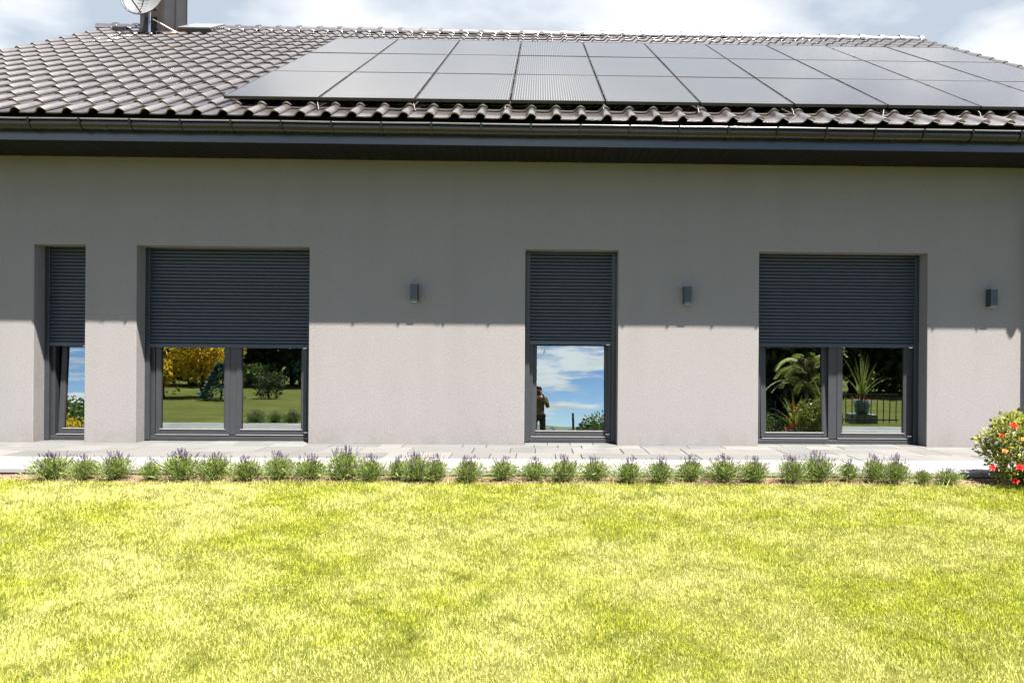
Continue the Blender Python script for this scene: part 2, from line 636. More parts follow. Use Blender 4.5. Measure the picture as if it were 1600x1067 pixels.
def build_hills():
    mb = MB()
    n = 90
    prev = None
    for i in range(n + 1):
        a = R(180 + 180 * i / n)
        x, y = 2600 * math.cos(a), 2600 * math.sin(a)
        h = 14 + 26 * (0.5 + 0.5 * math.sin(i * 0.37)) + 12 * math.sin(i * 0.9 + 1)
        cur = ((x * 0.9, y * 0.9, -12), (x, y, h), (x * 1.2, y * 1.2, -12))
        if prev:
            mb.quad(prev[0], cur[0], cur[1], prev[1])
            mb.quad(prev[1], cur[1], cur[2], prev[2])
        prev = cur
    kind(mb.build('hills', 'hill', smooth=True), 'structure', 'low distant wooded hills on the horizon')


build_hills()

# ------------------------------------------------------------------ house
house = tag(empty('house', (0, 0, 0)), 'grey rendered single storey house with dark tiled pitched roof', 'house')
X_L, X_R = -9.20, 7.95            # end walls
Z_SOF = 3.6207                    # soffit height
WIN_TOP = 2.506
OPEN = [(-6.388, -5.748), (-5.100, -2.922), (-0.168, 1.027), (2.847, 5.039)]
REV = 0.1876                      # depth of the reveals to the guide rails


def build_wall():
    bm = bmesh.new()
    xs = [X_L] + [e for o in OPEN for e in o] + [X_R]
    zs = [-0.12, WIN_TOP, Z_SOF + 0.06]
    vc = {}

    def V(x, y, z):
        k = (round(x, 4), round(y, 4), round(z, 4))
        if k not in vc:
            vc[k] = bm.verts.new(k)
        return vc[k]
    D = 0.42
    for i in range(len(xs) - 1):
        a, b = xs[i], xs[i + 1]
        opening = i % 2 == 1
        bm.faces.new([V(a, 0, zs[1]), V(b, 0, zs[1]), V(b, 0, zs[2]), V(a, 0, zs[2])])
        if not opening:
            bm.faces.new([V(a, 0, zs[0]), V(b, 0, zs[0]), V(b, 0, zs[1]), V(a, 0, zs[1])])
        else:
            bm.faces.new([V(a, 0, zs[1]), V(a, D, zs[1]), V(b, D, zs[1]), V(b, 0, zs[1])])
            bm.faces.new([V(a, 0, zs[0]), V(a, D, zs[0]), V(a, D, zs[1]), V(a, 0, zs[1])])
            bm.faces.new([V(b, 0, zs[0]), V(b, 0, zs[1]), V(b, D, zs[1]), V(b, D, zs[0])])
    # end walls and rear wall with gables
    for x in (X_L, X_R):
        bm.faces.new([V(x, 0, zs[0]), V(x, 12, zs[0]), V(x, 12, zs[2]), V(x, 0, zs[2])])
        bm.faces.new([V(x, 0, zs[2]), V(x, 12, zs[2]), V(x, 5.86, 7.55)])
    bm.faces.new([V(X_L, 12, zs[0]), V(X_R, 12, zs[0]), V(X_R, 12, zs[2]), V(X_L, 12, zs[2])])
    bmesh.ops.recalc_face_normals(bm, faces=bm.faces)
    me = bpy.data.meshes.new('wall')
    bm.to_mesh(me)
    bm.free()
    me.materials.append(M['stucco'])
    o = link('wall', me, house)
    b = o.modifiers.new('bevel', 'BEVEL')
    b.width = 0.009
    b.segments = 3
    b.limit_method = 'ANGLE'
    b.angle_limit = R(60)
    # the face should point to the garden
    if sum(p.normal.y * p.area for p in me.polygons if abs(p.center.y) < 1e-4) > 0:
        me.flip_normals()


build_wall()

# the room behind the windows
rm = MB()
x0, x1, y0, y1, z0, z1 = -7.4, 7.4, 0.43, 5.6, -0.005, 2.62
rm.quad((x0, y0, z0), (x1, y0, z0), (x1, y1, z0), (x0, y1, z0))
rm.quad((x0, y0, z1), (x0, y1, z1), (x1, y1, z1), (x1, y0, z1))
rm.quad((x0, y1, z0), (x1, y1, z0), (x1, y1, z1), (x0, y1, z1))
rm.quad((x0, y0, z0), (x0, y1, z0), (x0, y1, z1), (x0, y0, z1))
rm.quad((x1, y0, z0), (x1, y0, z1), (x1, y1, z1), (x1, y1, z0))
rm.build('room', 'room', house, flip=False)['label'] = 'dim room seen through the windows'

# ---- roof geometry: tiles lie on a pitched plane
SL = 0.5509
CS, SN = math.cos(SL), math.sin(SL)
PY, PZ = -0.4744, 4.2409          # lower edge of the solar field, top of glass


def roof_pt(x, v, off):
    """x along the eaves, v up the slope from the solar field's lower edge, off above the glass plane"""
    return Vector((x, PY + v * CS - off * SN, PZ + v * SN + off * CS))


OFF_T = -0.142                    # tile troughs
V_EAVE, V_RIDGE = -0.452, 7.33
TW = 0.2965
TL = (V_RIDGE - V_EAVE) / 18.6
XV_L, XV_R = -9.50, 8.27
roof = MB()
roof.quad(roof_pt(XV_L + .02, V_EAVE + .06, OFF_T - .05), roof_pt(XV_R - .02, V_EAVE + .06, OFF_T - .05),
          roof_pt(XV_R - .02, V_RIDGE, OFF_T - .05), roof_pt(XV_L + .02, V_RIDGE, OFF_T - .05))
pk = roof_pt(0, V_RIDGE, OFF_T - .05)
roof.quad((XV_L + .02, pk.y, pk.z), (XV_R - .02, pk.y, pk.z), (XV_R - .02, 2 * pk.y + .8, 3.75), (XV_L + .02, 2 * pk.y + .8, 3.75))
roof_o = roof.build('roof', 'deck', house)

PROFILE = [(-0.022, 0.001), (0.010, 0.0), (0.075, -0.003), (0.140, 0.0), (0.160, 0.006), (0.178, 0.023), (0.192, 0.043), (0.212, 0.057),
           (0.234, 0.060), (0.256, 0.053), (0.274, 0.040), (0.288, 0.026)]


def tile_mesh():
    mb = MB()
    n = len(PROFILE)
    L, TH, LIFT = TL + 0.055, 0.018, 0.031
    # local axes: x across, y up the slope, z off the roof; origin at the lower left corner
    # the tail is dipped a little at its nose
    rows = [(0.0, LIFT - 0.004), (0.012, LIFT), (L, 0.0)]
    for (yy, zz) in rows:
        for (px, pz) in PROFILE:
            mb.v.append((px, yy, pz + zz))
    for (px, pz) in PROFILE:
        mb.v.append((px, 0.002, pz + LIFT - TH))
    for (px, pz) in PROFILE:
        mb.v.append((px, L, pz - TH))
    for r in range(2):
        for i in range(n - 1):
            a = r * n + i
            mb.f.append((a, a + 1, a + n + 1, a + n))
    for i in range(n - 1):
        mb.f.append((3 * n + i, 3 * n + i + 1, i + 1, i))
        mb.f.append((4 * n + i, 4 * n + i + 1, 3 * n + i + 1, 3 * n + i))
    # left and right edges
    mb.f.append((0, n, 2 * n, 4 * n, 3 * n))
    e = n - 1
    mb.f.append((e, 3 * n + e, 4 * n + e, 2 * n + e, n + e))
    me = mb.mesh('tile', 'tile', smooth=True)
    bm = bmesh.new()
    bm.from_mesh(me)
    bmesh.ops.recalc_face_normals(bm, faces=bm.faces)
    bm.to_mesh(me)
    bm.free()
    me.set_sharp_from_angle(angle=R(38))
    return me


tile_me = tile_mesh()
tile_co = np.empty(len(tile_me.vertices) * 3, np.float32)
tile_me.vertices.foreach_get('co', tile_co)
tile_co = tile_co.reshape(-1, 3)
tile_faces = [tuple(p.vertices) for p in tile_me.polygons]
# chimney and hatch footprints keep clear
CH = dict(x0=-8.10, x1=-7.63, v0=6.55, v1=7.55)
spots = []
ncol = int((XV_R - XV_L) / TW)
X0T = XV_R - ncol * TW
for r in range(19):
    v = V_EAVE + r * TL
    for c in range(ncol):
        x = X0T + c * TW
        if x + TW > CH['x0'] + 0.05 and x < CH['x1'] - 0.05 and v > CH['v0'] - 0.1:
            continue
        p = roof_pt(x + TW / 2, v, OFF_T)
        d = p - CAM
        px = d.dot(vr) / d.dot(vf)
        seen = -0.82 < px < 0.72
        under = (x > -3.75 and x + TW < 7.7 and 0.12 < v < 5.0)
        spots.append((not (seen and not under), d.length, x, v, r, c))
spots.sort()
rotm = Matrix.Rotation(SL, 4, 'X')
rest_v, rest_f, nrest = [], [], 0
tr_rng = random.Random(3)
for k, (_, _, x, v, r, c) in enumerate(spots):
    j = tr_rng.uniform
    T = Matrix.Translation(roof_pt(x + j(-.0015, .0015), v + j(-.004, .004), OFF_T + j(-.001, .0015))) @ rotm @ \
        Matrix.Rotation(j(-.004, .004), 4, 'Z') @ Matrix.Rotation(j(-.004, .004), 4, 'Y') @ Matrix.Rotation(j(-.003, .003), 4, 'X')
    if k < 300:
        o = link('tile', tile_me, roof_o)
        o.matrix_world = T
    else:
        A = np.array(T)
        rest_v.append(tile_co @ A[:3, :3].T + A[:3, 3])
        rest_f += [tuple(i + nrest for i in f) for f in tile_faces]
        nrest += len(tile_co)
me = bpy.data.meshes.new('roof_tiles')
me.from_pydata(np.concatenate(rest_v).tolist(), [], rest_f)
me.materials.append(M['tile'])
me.polygons.foreach_set('use_smooth', [True] * len(me.polygons))
me.set_sharp_from_angle(angle=R(38))
kind(link('roof_tiles', me, roof_o), 'stuff')


# ridge caps: half round, each with a raised collar at one end
def ridge_mesh():
    mb = MB()
    n = 10
    prof = [(0.0, 0.135), (0.34, 0.125), (0.345, 0.150), (0.43, 0.156), (0.435, 0.135)]
    for (x, r) in prof:
        for i in range(n + 1):
            a = R(-12) + R(204) * i / n
            mb.v.append((x, r * math.cos(a), r * 0.86 * math.sin(a)))
    for k in range(len(prof) - 1):
        for i in range(n):
            a = k * (n + 1) + i
            mb.f.append((a, a + n + 1, a + n + 2, a + 1))
    for k in (0, len(prof) - 1):
        mb.f.append(tuple(k * (n + 1) + i for i in range(n + 1)))
    me = mb.mesh('ridge_tile', 'tile', smooth=True)
    me.set_sharp_from_angle(angle=R(35))
    return me


ridge_me = ridge_mesh()
pr = roof_pt(0, V_RIDGE, OFF_T + 0.0)
x = XV_L + 0.12
while x < XV_R - 0.2:
    if not (CH['x0'] - 0.35 < x < CH['x1'] - 0.02):
        o = link('ridge_tile', ridge_me, roof_o, (x, pr.y + 0.01, pr.z + 0.005 + tr_rng.uniform(-.004, .004)))
        o.rotation_euler = (0, tr_rng.uniform(-.008, .008), tr_rng.uniform(-.006, .006))
    x += 0.43
# one bare clay tile piece by the chimney
b = MB()
b.box(-0.11, 0.11, -0.09, 0.09, 0, 0.035)
o = b.build('clay_tile', 'tile_red', roof_o, roof_pt(-7.30, 6.42, OFF_T + 0.035), bevel=0.008)
o.rotation_euler = (SL, 0, R(8))
o['label'] = 'bare orange clay tile beside the chimney'

# ---- eaves: fascia, soffit boards, gutter with brackets
fy = -0.7076
box('fascia', 'fascia', XV_L + .02, XV_R - .02, fy - 0.0, fy + 0.022, Z_SOF - 0.006, 3.80, house)
sof = MB().box(XV_L + .05, XV_R - .05, fy + 0.023, 0.30, Z_SOF + 0.020, Z_SOF + 0.035).build('soffit', 'deck', house)
BW = 0.0905
nb = int((XV_R - XV_L - 0.1) / BW)
sof_me = MB().box(0.003, BW - 0.003, fy + 0.026, -0.004, 0, 0.016).mesh('soffit_board', 'soffit')
for i in range(nb):
    link('soffit_board', sof_me, sof, (XV_L + 0.06 + i * BW, 0, Z_SOF + tr_rng.uniform(-0.0015, 0.0015)))

g = MB()
GY, GZ, GR = fy - 0.066, 3.772, 0.060
prof = []
for i in range(15):
    a = R(180) + R(180) * i / 14
    prof.append((GY - GR * math.cos(a) * -1 if False else GY + GR * math.cos(a), GZ + GR * math.sin(a)))
# rim: rises at the front into a rolled bead, a flat back
lip = [(GY - GR, GZ + 0.045)]
prof = lip + prof + [(GY + GR, GZ + 0.055)]
XG0, XG1 = XV_L - .03, XV_R + .03
nseg = 30
for s in range(nseg + 1):
    X = XG0 + (XG1 - XG0) * s / nseg
    for (yy, zz_) in prof:
        g.v.append((X, yy, zz_ + 0.002 * math.sin(s * 1.9)))
k = len(prof)
for s in range(nseg):
    for i in range(k - 1):
        g.f.append((s * k + i, s * k + i + 1, (s + 1) * k + i + 1, (s + 1) * k + i))
gut = g.build('gutter', 'gutter', house, smooth=True, flip=False)
gut.modifiers.new('solid', 'SOLIDIFY').thickness = 0.003
gb = MB()
gb.tube([(XG0 + (XG1 - XG0) * s / nseg, GY - GR - 0.006, GZ + 0.049 + 0.002 * math.sin(s * 1.9)) for s in range(nseg + 1)], 0.010, 10)
gb.build('gutter_bead', 'bead_glint', gut, smooth=True)
br = MB()
pts = [(0, GY - GR - 0.014, GZ + 0.058), (0, GY - GR - 0.017, GZ + 0.045), (0, GY - GR - 0.006, GZ - 0.005)]
for i in range(1, 8):
    a = R(180) + R(150) * i / 8
    pts.append((0, GY + (GR + 0.006) * math.cos(a), GZ + (GR + 0.006) * math.sin(a)))
for a, b_ in zip(pts[:-1], pts[1:]):
    a, b_ = Vector(a), Vector(b_)
    n_ = (b_ - a).cross(Vector((1, 0, 0))).normalized() * 0.004
    i = len(br.v)
    for p in (a - n_, a + n_, b_ + n_, b_ - n_):
        for sx in (-0.011, 0.011):
            br.v.append((sx, p.y, p.z))
    for f in ((0, 2, 3, 1), (2, 4, 5, 3), (4, 6, 7, 5), (6, 0, 1, 7)):
        br.f.append(tuple(i + q_ for q_ in f))
br.box(-0.012, 0.012, GY - GR - 0.020, GY - GR + 0.02, GZ + 0.052, GZ + 0.0595)
br_me = br.mesh('bracket', 'gutter')
x = -9.3
while x < 8.2:
    link('bracket', br_me, gut, (x, 0, 0))
    x += 0.575
# joint sleeves of the gutter
jm = MB()
for i in range(13):
    a0, a1 = R(180) + R(170) * i / 13, R(180) + R(170) * (i + 1) / 13
    q0 = (GY + (GR + .004) * math.cos(a0), GZ + (GR + .004) * math.sin(a0))
    q1 = (GY + (GR + .004) * math.cos(a1), GZ + (GR + .004) * math.sin(a1))
    jm.quad((-.03, *q0), (.03, *q0), (.03, *q1), (-.03, *q1))
jm_me = jm.mesh('joint_sleeve', 'gutter', True)
for x in (-5.0, -0.75, 3.62):
    link('joint_sleeve', jm_me, gut, (x, 0, 0))

# downpipe at the right
dp = MB()
dp.tube([(6.66, GY, GZ - GR), (6.66, GY, GZ - 0.15), (6.62, GY + .05, 3.52), (6.42, -0.16, 3.02), (6.385, -0.105, 2.93), (6.385, -0.10, 2.8), (6.385, -0.10, 0.02)], 0.05, 16)
dpo = dp.build('downpipe', 'gutter', house, smooth=True)
MB().tube([(6.66, GY, GZ - GR + .01), (6.66, GY, GZ - 0.135)], [0.075, 0.055], 16).build('outlet', 'gutter', dpo, smooth=True)
for z in (0.5, 2.5):
    MB().tube([(6.385, -0.10, z), (6.385, -0.10, z + 0.03)], 0.056, 16).build('pipe_clip', 'gutter', dpo)

# ---- chimney (clad in folded sheet)
cb = roof_pt(0, CH['v0'], OFF_T)
cx0, cx1 = CH['x0'], CH['x1']
cy0, cy1 = 5.14, 6.02
chz0, chz1 = 7.2, 9.35
ch = MB().box(cx0, cx1, cy0, cy1, chz0, chz1).build('chimney', 'chimney', house, bevel=0.006)
for (ya, yb) in ((cy0 + .02, cy0 + .42), (cy0 + .45, cy1 - .01)):
    box('sheet_panel', 'chimney', cx1, cx1 + 0.012, ya, yb, 7.3, 9.30, ch, 0.004)
box('standing_seam', 'chimney', cx1, cx1 + 0.03, cy0 + .426, cy0 + .444, 7.3, 9.30, ch)
box('standing_seam', 'chimney', cx1, cx1 + 0.022, cy1 - .012, cy1 + .008, 7.3, 9.30, ch)
box('sheet_panel', 'chimney', cx0 + .02, cx1 - .02, cy0 - 0.012, cy0, 7.3, 9.30, ch, 0.004)
box('chimney_cap', 'chimney', cx0 - .08, cx1 + .08, cy0 - .08, cy1 + .08, 9.35, 9.43, ch, 0.01)
fl = MB().box(-.34, .36, -.16, .0, 0, 0.014)
o = fl.build('flashing', 'darkmetal', ch, roof_pt((cx0 + cx1) / 2, 6.52, OFF_T + .06))
o.rotation_euler = (SL, 0, 0)
# step grate left of the chimney
sg = MB()
for i in range(5):
    sg.box(-.14, .14, -.10 + i * .05, -.085 + i * .05, 0.03, 0.05)
for s in (-.14, .125):
    sg.box(s, s + .015, -.11, .13, 0.0, 0.05)
sgo = sg.build('step_grate', 'darkmetal', house, roof_pt(-8.45, 6.55, OFF_T + .07))
sgo.rotation_euler = (R(6), 0, 0)

# ---- roof hatch
ht = MB().box(-.34, .34, -.40, .40, 0, 0.10).build('roof_hatch', 'darkmetal', house, roof_pt(-7.02, 6.98, OFF_T + .03), bevel=.01)
ht.rotation_euler = (SL - 0.02, 0, 0)
MB().box(-.325, .325, -.385, .385, 0.101, 0.118).build('hatch_dome', 'hatch', ht, bevel=.012)


# ------------------------------------------------------------------ windows and shutters
def ring(x0, x1, z0, z1, wl, wr, wb, wt_, y0, y1):
    mb = MB()
    mb.box(x0, x0 + wl, y0, y1, z0, z1)
    mb.box(x1 - wr, x1, y0, y1, z0, z1)
    mb.box(x0 + wl, x1 - wr, y0 + .001, y1, z0, z0 + wb)
    mb.box(x0 + wl, x1 - wr, y0 + .001, y1, z1 - wt_, z1)
    return mb


def make_window(x0, x1, sashes, shutter_z, zb, label):
    """sashes: list of (glass_x0, glass_x1, tilt in radians)"""
    w = empty('window', ((x0 + x1) / 2, REV, 0), house)
    w['label'] = label
    ox, oy = (x0 + x1) / 2, REV
    ztop = WIN_TOP + 0.02
    FY = REV + 0.052                       # front of the frame
    fr = ring(x0 - ox, x1 - ox, zb, ztop, 0.105, 0.105, 0.062, 0.06, FY - oy, FY - oy + 0.085)
    if len(sashes) == 2:
        c0, c1 = sashes[0][1] + 0.062 - ox, sashes[1][0] - 0.062 - ox
        fr.box(c0, c1, FY - oy - 0.004, FY - oy + 0.085, zb + 0.0625, ztop)
    fr.build('frame', 'frame', w, bevel=0.004)
    # low threshold in front of the frame
    MB().box(x0 - ox + .064, x1 - ox - .064, FY - oy - .030, FY - oy - .001, zb - .004, zb + .048).build('threshold', 'frame', w, bevel=0.004)
    gz0, gz1 = zb + 0.140, ztop - 0.10
    for (g0, g1, tilt) in sashes:
        sx = (g0 + g1) / 2 - ox
        hw = (g1 - g0) / 2
        sz0 = zb + 0.078
        s = empty('sash_pivot', (sx, FY - oy + 0.02, sz0), w)
        bpy.data.objects.remove(s)
        rot = (-tilt, 0, 0)
        loc = (sx, FY - oy + (0.012 if tilt else -0.012), sz0)
        W = 0.064
        sash = ring(-hw - W, hw + W, 0, gz1 - sz0 + W, W, W, gz0 - sz0, W, 0, 0.072).build('sash', 'frame', w, loc, bevel=0.005)
        sash.rotation_euler = rot
        pane = MB()
        pane.quad((-hw - .004, 0.022, gz0 - sz0 - .004), (hw + .004, 0.022, gz0 - sz0 - .004), (hw + .004, 0.022, gz1 - sz0), (-hw - .004, 0.022, gz1 - sz0))
        po = pane.build('pane', 'glass', w, loc, flip=False)
        po.rotation_euler = rot
        # pale bead along the foot of the glass, rubber at the sides
        bd = MB()
        bd.box(-hw - .01, hw + .01, -0.006, 0.020, gz0 - sz0 - 0.004, gz0 - sz0 + 0.006)
        bo = bd.build('glazing_bead', 'bead', w, loc)
        bo.rotation_euler = rot
        gk = MB()
        for e in (-hw, hw - .010):
            gk.box(e, e + .010, 0.004, 0.021, gz0 - sz0 + .007, gz1 - sz0)
        go = gk.build('gasket', 'rubber', w, loc)
        go.rotation_euler = rot
        dr = MB().box(-hw - W + .004, hw + W - .004, FY - oy - 0.022, FY - oy - 0.0005, zb + 0.0665, zb + 0.0735)
        do = dr.build('drip_strip', 'bead', w, (sx, -0.004, 0))
    # ---- roller shutter
    r = empty('roller_shutter', (ox, REV, shutter_z), house)
    r['label'] = 'half lowered slatted shutter of the ' + label
    for s in (-1, 1):
        e = (x0 - ox) if s < 0 else (x1 - ox - 0.062)
        gm = MB().box(e + .001, e + .061, 0.0, 0.050, zb - shutter_z, WIN_TOP - 0.001 - shutter_z)
        gm.build('guide_rail', 'guide', r, bevel=0.005)
        slot = (e + 0.0615) if s < 0 else (e - 0.0005)
        # brush seal in the slot
        MB().box(slot - .0006, slot + .0006, 0.016, 0.034, zb - shutter_z, -0.01).build('brush_seal', 'rubber', r)
    a0, a1 = x0 - ox + 0.058, x1 - ox - 0.058
    P = 0.0449
    n = int((WIN_TOP - shutter_z - 0.03) / P)
    # convex slat section
    sec = [(0.0230, 0.000), (0.0190, 0.010), (0.0105, 0.0175), (0.0050, 0.0225), (0.0050, 0.0270), (0.0090, 0.0345), (0.0155, 0.0405), (0.0230, 0.0445)]
    sm = MB()
    for (yy, zz_) in sec:
        sm.v += [(a0, yy + 0.006, zz_), (a1, yy + 0.006, zz_)]
    for i in range(len(sec) - 1):
        sm.f.append((2 * i, 2 * i + 1, 2 * i + 3, 2 * i + 2))
    sm.box(a0, a1, 0.030, 0.0315, -0.004, 0.050)
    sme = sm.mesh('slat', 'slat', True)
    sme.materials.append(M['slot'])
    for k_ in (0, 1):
        sme.polygons[k_].material_index = 1  # lower undercut faces carry painted shade
    sme.set_sharp_from_angle(angle=R(50))
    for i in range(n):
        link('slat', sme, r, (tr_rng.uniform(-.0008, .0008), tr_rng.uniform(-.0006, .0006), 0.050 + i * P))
    MB().box(a0, a1, 0.008, 0.030, 0.0, 0.049).build('bottom_rail', 'slat', r, bevel=0.003)
    for e in ((a1 - 0.075),):
        MB().box(e, e + 0.045, -0.010, 0.012, -0.006, 0.008).build('end_stop', 'stop', r, bevel=0.002)
    MB().box(a1 - 0.07, a1 - 0.02, 0.018, 0.048, zb + 0.098 - shutter_z, zb + 0.112 - shutter_z).build('end_stop', 'stop', r, bevel=0.002)
    # black strip above the last slat, painting the shade in the shutter box gap
    MB().box(x0 - ox + .002, x1 - ox - .002, 0.034, 0.051, 0.050 + n * P - .05, WIN_TOP - 0.002 - shutter_z).build('box_slot_shade', 'rubber', r)
    return w


TILT = 0.056
make_window(*OPEN[0], [(-6.185, -5.875, TILT)], 1.222, 0.010, 'narrow window at the left end')
make_window(*OPEN[1], [(-4.915, -4.085, 0), (-3.872, -3.085, 0)], 1.214, 0.010, 'wide window left of the middle')
w3 = make_window(*OPEN[2], [(-0.022, 0.893, TILT)], 1.290, 0.010, 'single window in the middle')
make_window(*OPEN[3], [(3.030, 3.795, 0.045), (4.035, 4.865, 0)], 1.284, 0.006, 'wide window at the right')


# small leaf shaped decorations hung behind the panes
def leaf_deco(pts_list, name='leaf_ornament'):
    root = empty(name, (0, 0, 0))
    return root


def leaf_shape(w_, h_):
    mb = MB()
    n = 8
    L_, Rr = [], []
    for i in range(n + 1):
        t_ = i / n
        r_ = w_ * math.sin(math.pi * t_ ** 0.8) * (1 - 0.25 * t_)
        L_.append((-r_, 0, h_ * t_))
        Rr.append((r_, 0.004, h_ * t_))
    for i in range(n):
        mb.quad(L_[i], Rr[i], Rr[i + 1], L_[i + 1])
    return mb


o = leaf_shape(0.055, 0.20).build('leaf_ornament', 'leafdeco', None, (-6.165, 0.33, 0.52), flip=False)
o.rotation_euler = (0.06, R(14), 0)
o.modifiers.new('s', 'SOLIDIFY').thickness = 0.002
tag(o, 'pale green leaf ornament hanging behind the narrow left window', 'ornament')
for (x, z, w_, h_, rz, lab) in ((0.075, 1.05, 0.028, 0.19, 6, 'upper pale leaf ornament hanging behind the middle window'),
                               (0.080, 0.93, 0.018, 0.08, -8, 'small lower leaf ornament hanging behind the middle window')):
    o = leaf_shape(w_, h_).build('leaf_ornament', 'leafdeco', None, (x, 0.34, z), flip=False)
    o.rotation_euler = (0.06, R(rz), 0)
    o.modifiers.new('s', 'SOLIDIFY').thickness = 0.002
    tag(o, lab, 'ornament')
# white cabinet inside the middle window
cab = MB().box(-.30, .30, -.20, .20, 0, 0.70).build('cabinet', 'whitebox', None, (1.13, 0.85, -0.004), bevel=.006)
tag(cab, 'white cabinet standing indoors behind the middle window', 'cabinet')
MB().box(-.29, .29, -.215, -.202, 0.03, 0.68).build('door', 'whitebox', cab, bevel=.004)
MB().box(-.25, -.24, -.235, -.216, 0.4, 0.55).build('handle', 'alu', cab)


# ------------------------------------------------------------------ wall lamps
def make_lamp(x, z, label):
    r = tag(empty('wall_lamp', (x, 0, z)), label, 'lamp', 'box lamps on the front wall')
    MB().box(-.046, .046, -.112, -.012, -.115, .115).build('housing', 'lamp', r, bevel=0.004)
    MB().box(-.036, .036, -.0118, -.001, -.09, .09).build('back_plate', 'darkmetal', r)
    MB().box(-.038, .038, -.104, -.020, -.119, -.1155).build('diffuser', 'shade', r)
    MB().box(-.038, .038, -.104, -.020, .1155, .119).build('diffuser', 'shade', r)
    return r


make_lamp(-1.571, 1.930, 'dark box wall lamp between the wide left window and middle window')
make_lamp(1.902, 1.930, 'dark box wall lamp between the middle window and right window')
make_lamp(5.838, 1.930, 'dark box wall lamp right of the right window')


# ------------------------------------------------------------------ solar panels
PW, PL, PG = 1.134, 1.762, 0.020
PX0 = -3.8174
words = ['first', 'second', 'third', 'fourth', 'fifth', 'sixth', 'seventh', 'eighth', 'ninth', 'last']
rows_ = ['bottom', 'middle', 'top']


def panel_meshes():
    fr = MB()
    b_, h_ = 0.012, 0.036
    # origin at lower left, surface at z=0
    fr.box(0, PW, 0, b_, -h_, 0.0)
    fr.box(0, PW, PL - b_, PL, -h_, 0.0)
    fr.box(0, b_, b_, PL - b_, -h_, 0.0)
    fr.box(PW - b_, PW, b_, PL - b_, -h_, 0.0)
    gl_ = MB()
    gl_.quad((b_, b_, -.0022), (PW - b_, b_, -.0022), (PW - b_, PL - b_, -.0022), (b_, PL - b_, -.0022))
    bk = MB()
    bk.quad((b_, b_, -.008), (b_, PL - b_, -.008), (PW - b_, PL - b_, -.008), (PW - b_, b_, -.008))
    cl = MB().box(PW - .004, PW + PG + .004, -.025, .025, .0005, .005)
    cl.box(PW + .006, PW + PG - .006, -.02, .02, -.03, .0005)
    return (fr.mesh('frame', 'pframe'), gl_.mesh('cells', 'cells'), bk.mesh('back_sheet', 'rubber'), cl.mesh('clamp', 'darkmetal'))


pf, pg_, pbk, pcl = panel_meshes()
hk = MB()
hk.tube([(0, 0.10, -.05), (0, -.02, -.055), (0, -.07, -.075), (0, -.10, -.112), (0, -.16, -.118)], 0.007, 6)
hk_me = hk.mesh('roof_hook', 'dullsteel', True)
for j in range(3):
    for i in range(10):
        r = empty('solar_panel', roof_pt(PX0 + i * (PW + PG) + PG / 2, j * (PL + PG), 0) + Vector((0, 0, tr_rng.uniform(-.0015, .0015))))
        r.rotation_euler = (SL + tr_rng.uniform(-.0022, .0022), tr_rng.uniform(-.0022, .0022), 0)
        col_ = 'leftmost' if i == 0 else ('rightmost' if i == 9 else words[i] + ' from left')
        tag(r, 'black solar panel in the %s row of the roof array, %s' % (rows_[j], col_), 'solar panel', 'solar panels on the roof')
        link('frame', pf, r)
        link('cells', pg_, r)
        link('back_sheet', pbk, r)
        if i < 9:
            for yy in (0.40, PL - 0.40):
                link('clamp', pcl, r, (0, yy, 0))
        if j == 0:
            h = link('roof_hook', hk_me, r, (PW * 0.98, 0.02, 0))
            h.rotation_euler = (0, 0, tr_rng.uniform(-.5, .5))
# mounting rails under the array
for k_, v in enumerate((0.40, PL - 0.40, PL + PG + 0.40, 2 * PL + PG - 0.40, 2 * PL + 2 * PG + 0.40, 3 * PL + 2 * PG - 0.40)):
    b = MB().box(0, 10 * (PW + PG) - .04, -.02, .02, -.076, -.037)
    o = b.build('mounting_rail', 'darkmetal', None, roof_pt(PX0 + .02, v, 0))
    o.rotation_euler = (SL, 0, 0)
    tag(o, 'dark mounting rail under the %s half of the %s row of solar panels' % (('lower', 'upper')[k_ % 2], rows_[k_ // 2]), 'rail', 'rails under the solar panels')


# ------------------------------------------------------------------ satellite dish and aerial beside the chimney
DC = Vector((-7.80, 4.70, 8.145))
dish = tag(empty('satellite_dish', roof_pt(-7.9, 6.28, OFF_T + .05)), 'round grey satellite dish on a mast beside the chimney', 'satellite dish')
base = dish.location.copy()
mb = MB()
rad, nR, nA = 0.445, 9, 40
for i in range(nR + 1):
    rr = rad * i / nR
    for a in range(nA):
        t_ = 2 * math.pi * a / nA
        mb.v.append((rr * math.cos(t_), 0.16 * (1 - (rr / rad) ** 2), rr * math.sin(t_)))
for i in range(nR):
    for a in range(nA):
        mb.f.append((i * nA + a, i * nA + (a + 1) % nA, (i + 1) * nA + (a + 1) % nA, (i + 1) * nA + a))
ro = mb.build('reflector', 'dish', dish, DC - base, smooth=True)
ro.modifiers.new('s', 'SOLIDIFY').thickness = 0.004
ro.rotation_euler = (R(-8), 0, R(-6))
rim = MB()
rim.tube([(rad * math.cos(2 * math.pi * a / 40), 0, rad * math.sin(2 * math.pi * a / 40)) for a in range(41)], 0.010, 6)
rimo = rim.build('rim', 'darkmetal', dish, DC - base, smooth=True)
rimo.rotation_euler = (R(-8), 0, R(-6))
MB().tube([DC - base + Vector((-.0, .02, -.42)), DC - base + Vector((-.12, -.42, -.12)), DC - base + Vector((-.13, -.46, -.02))], 0.014, 8).build('feed_arm', 'darkmetal', dish)
MB().tube([DC - base + Vector((-.13, -.50, -.03)), DC - base + Vector((-.12, -.36, .02))], [0.035, 0.028], 12).build('receiver_head', 'stop', dish)
MB().tube([DC - base + Vector((.02, .22, -.75)), DC - base + Vector((.02, .22, .5))], 0.024, 10).build('mast', 'alu', dish)
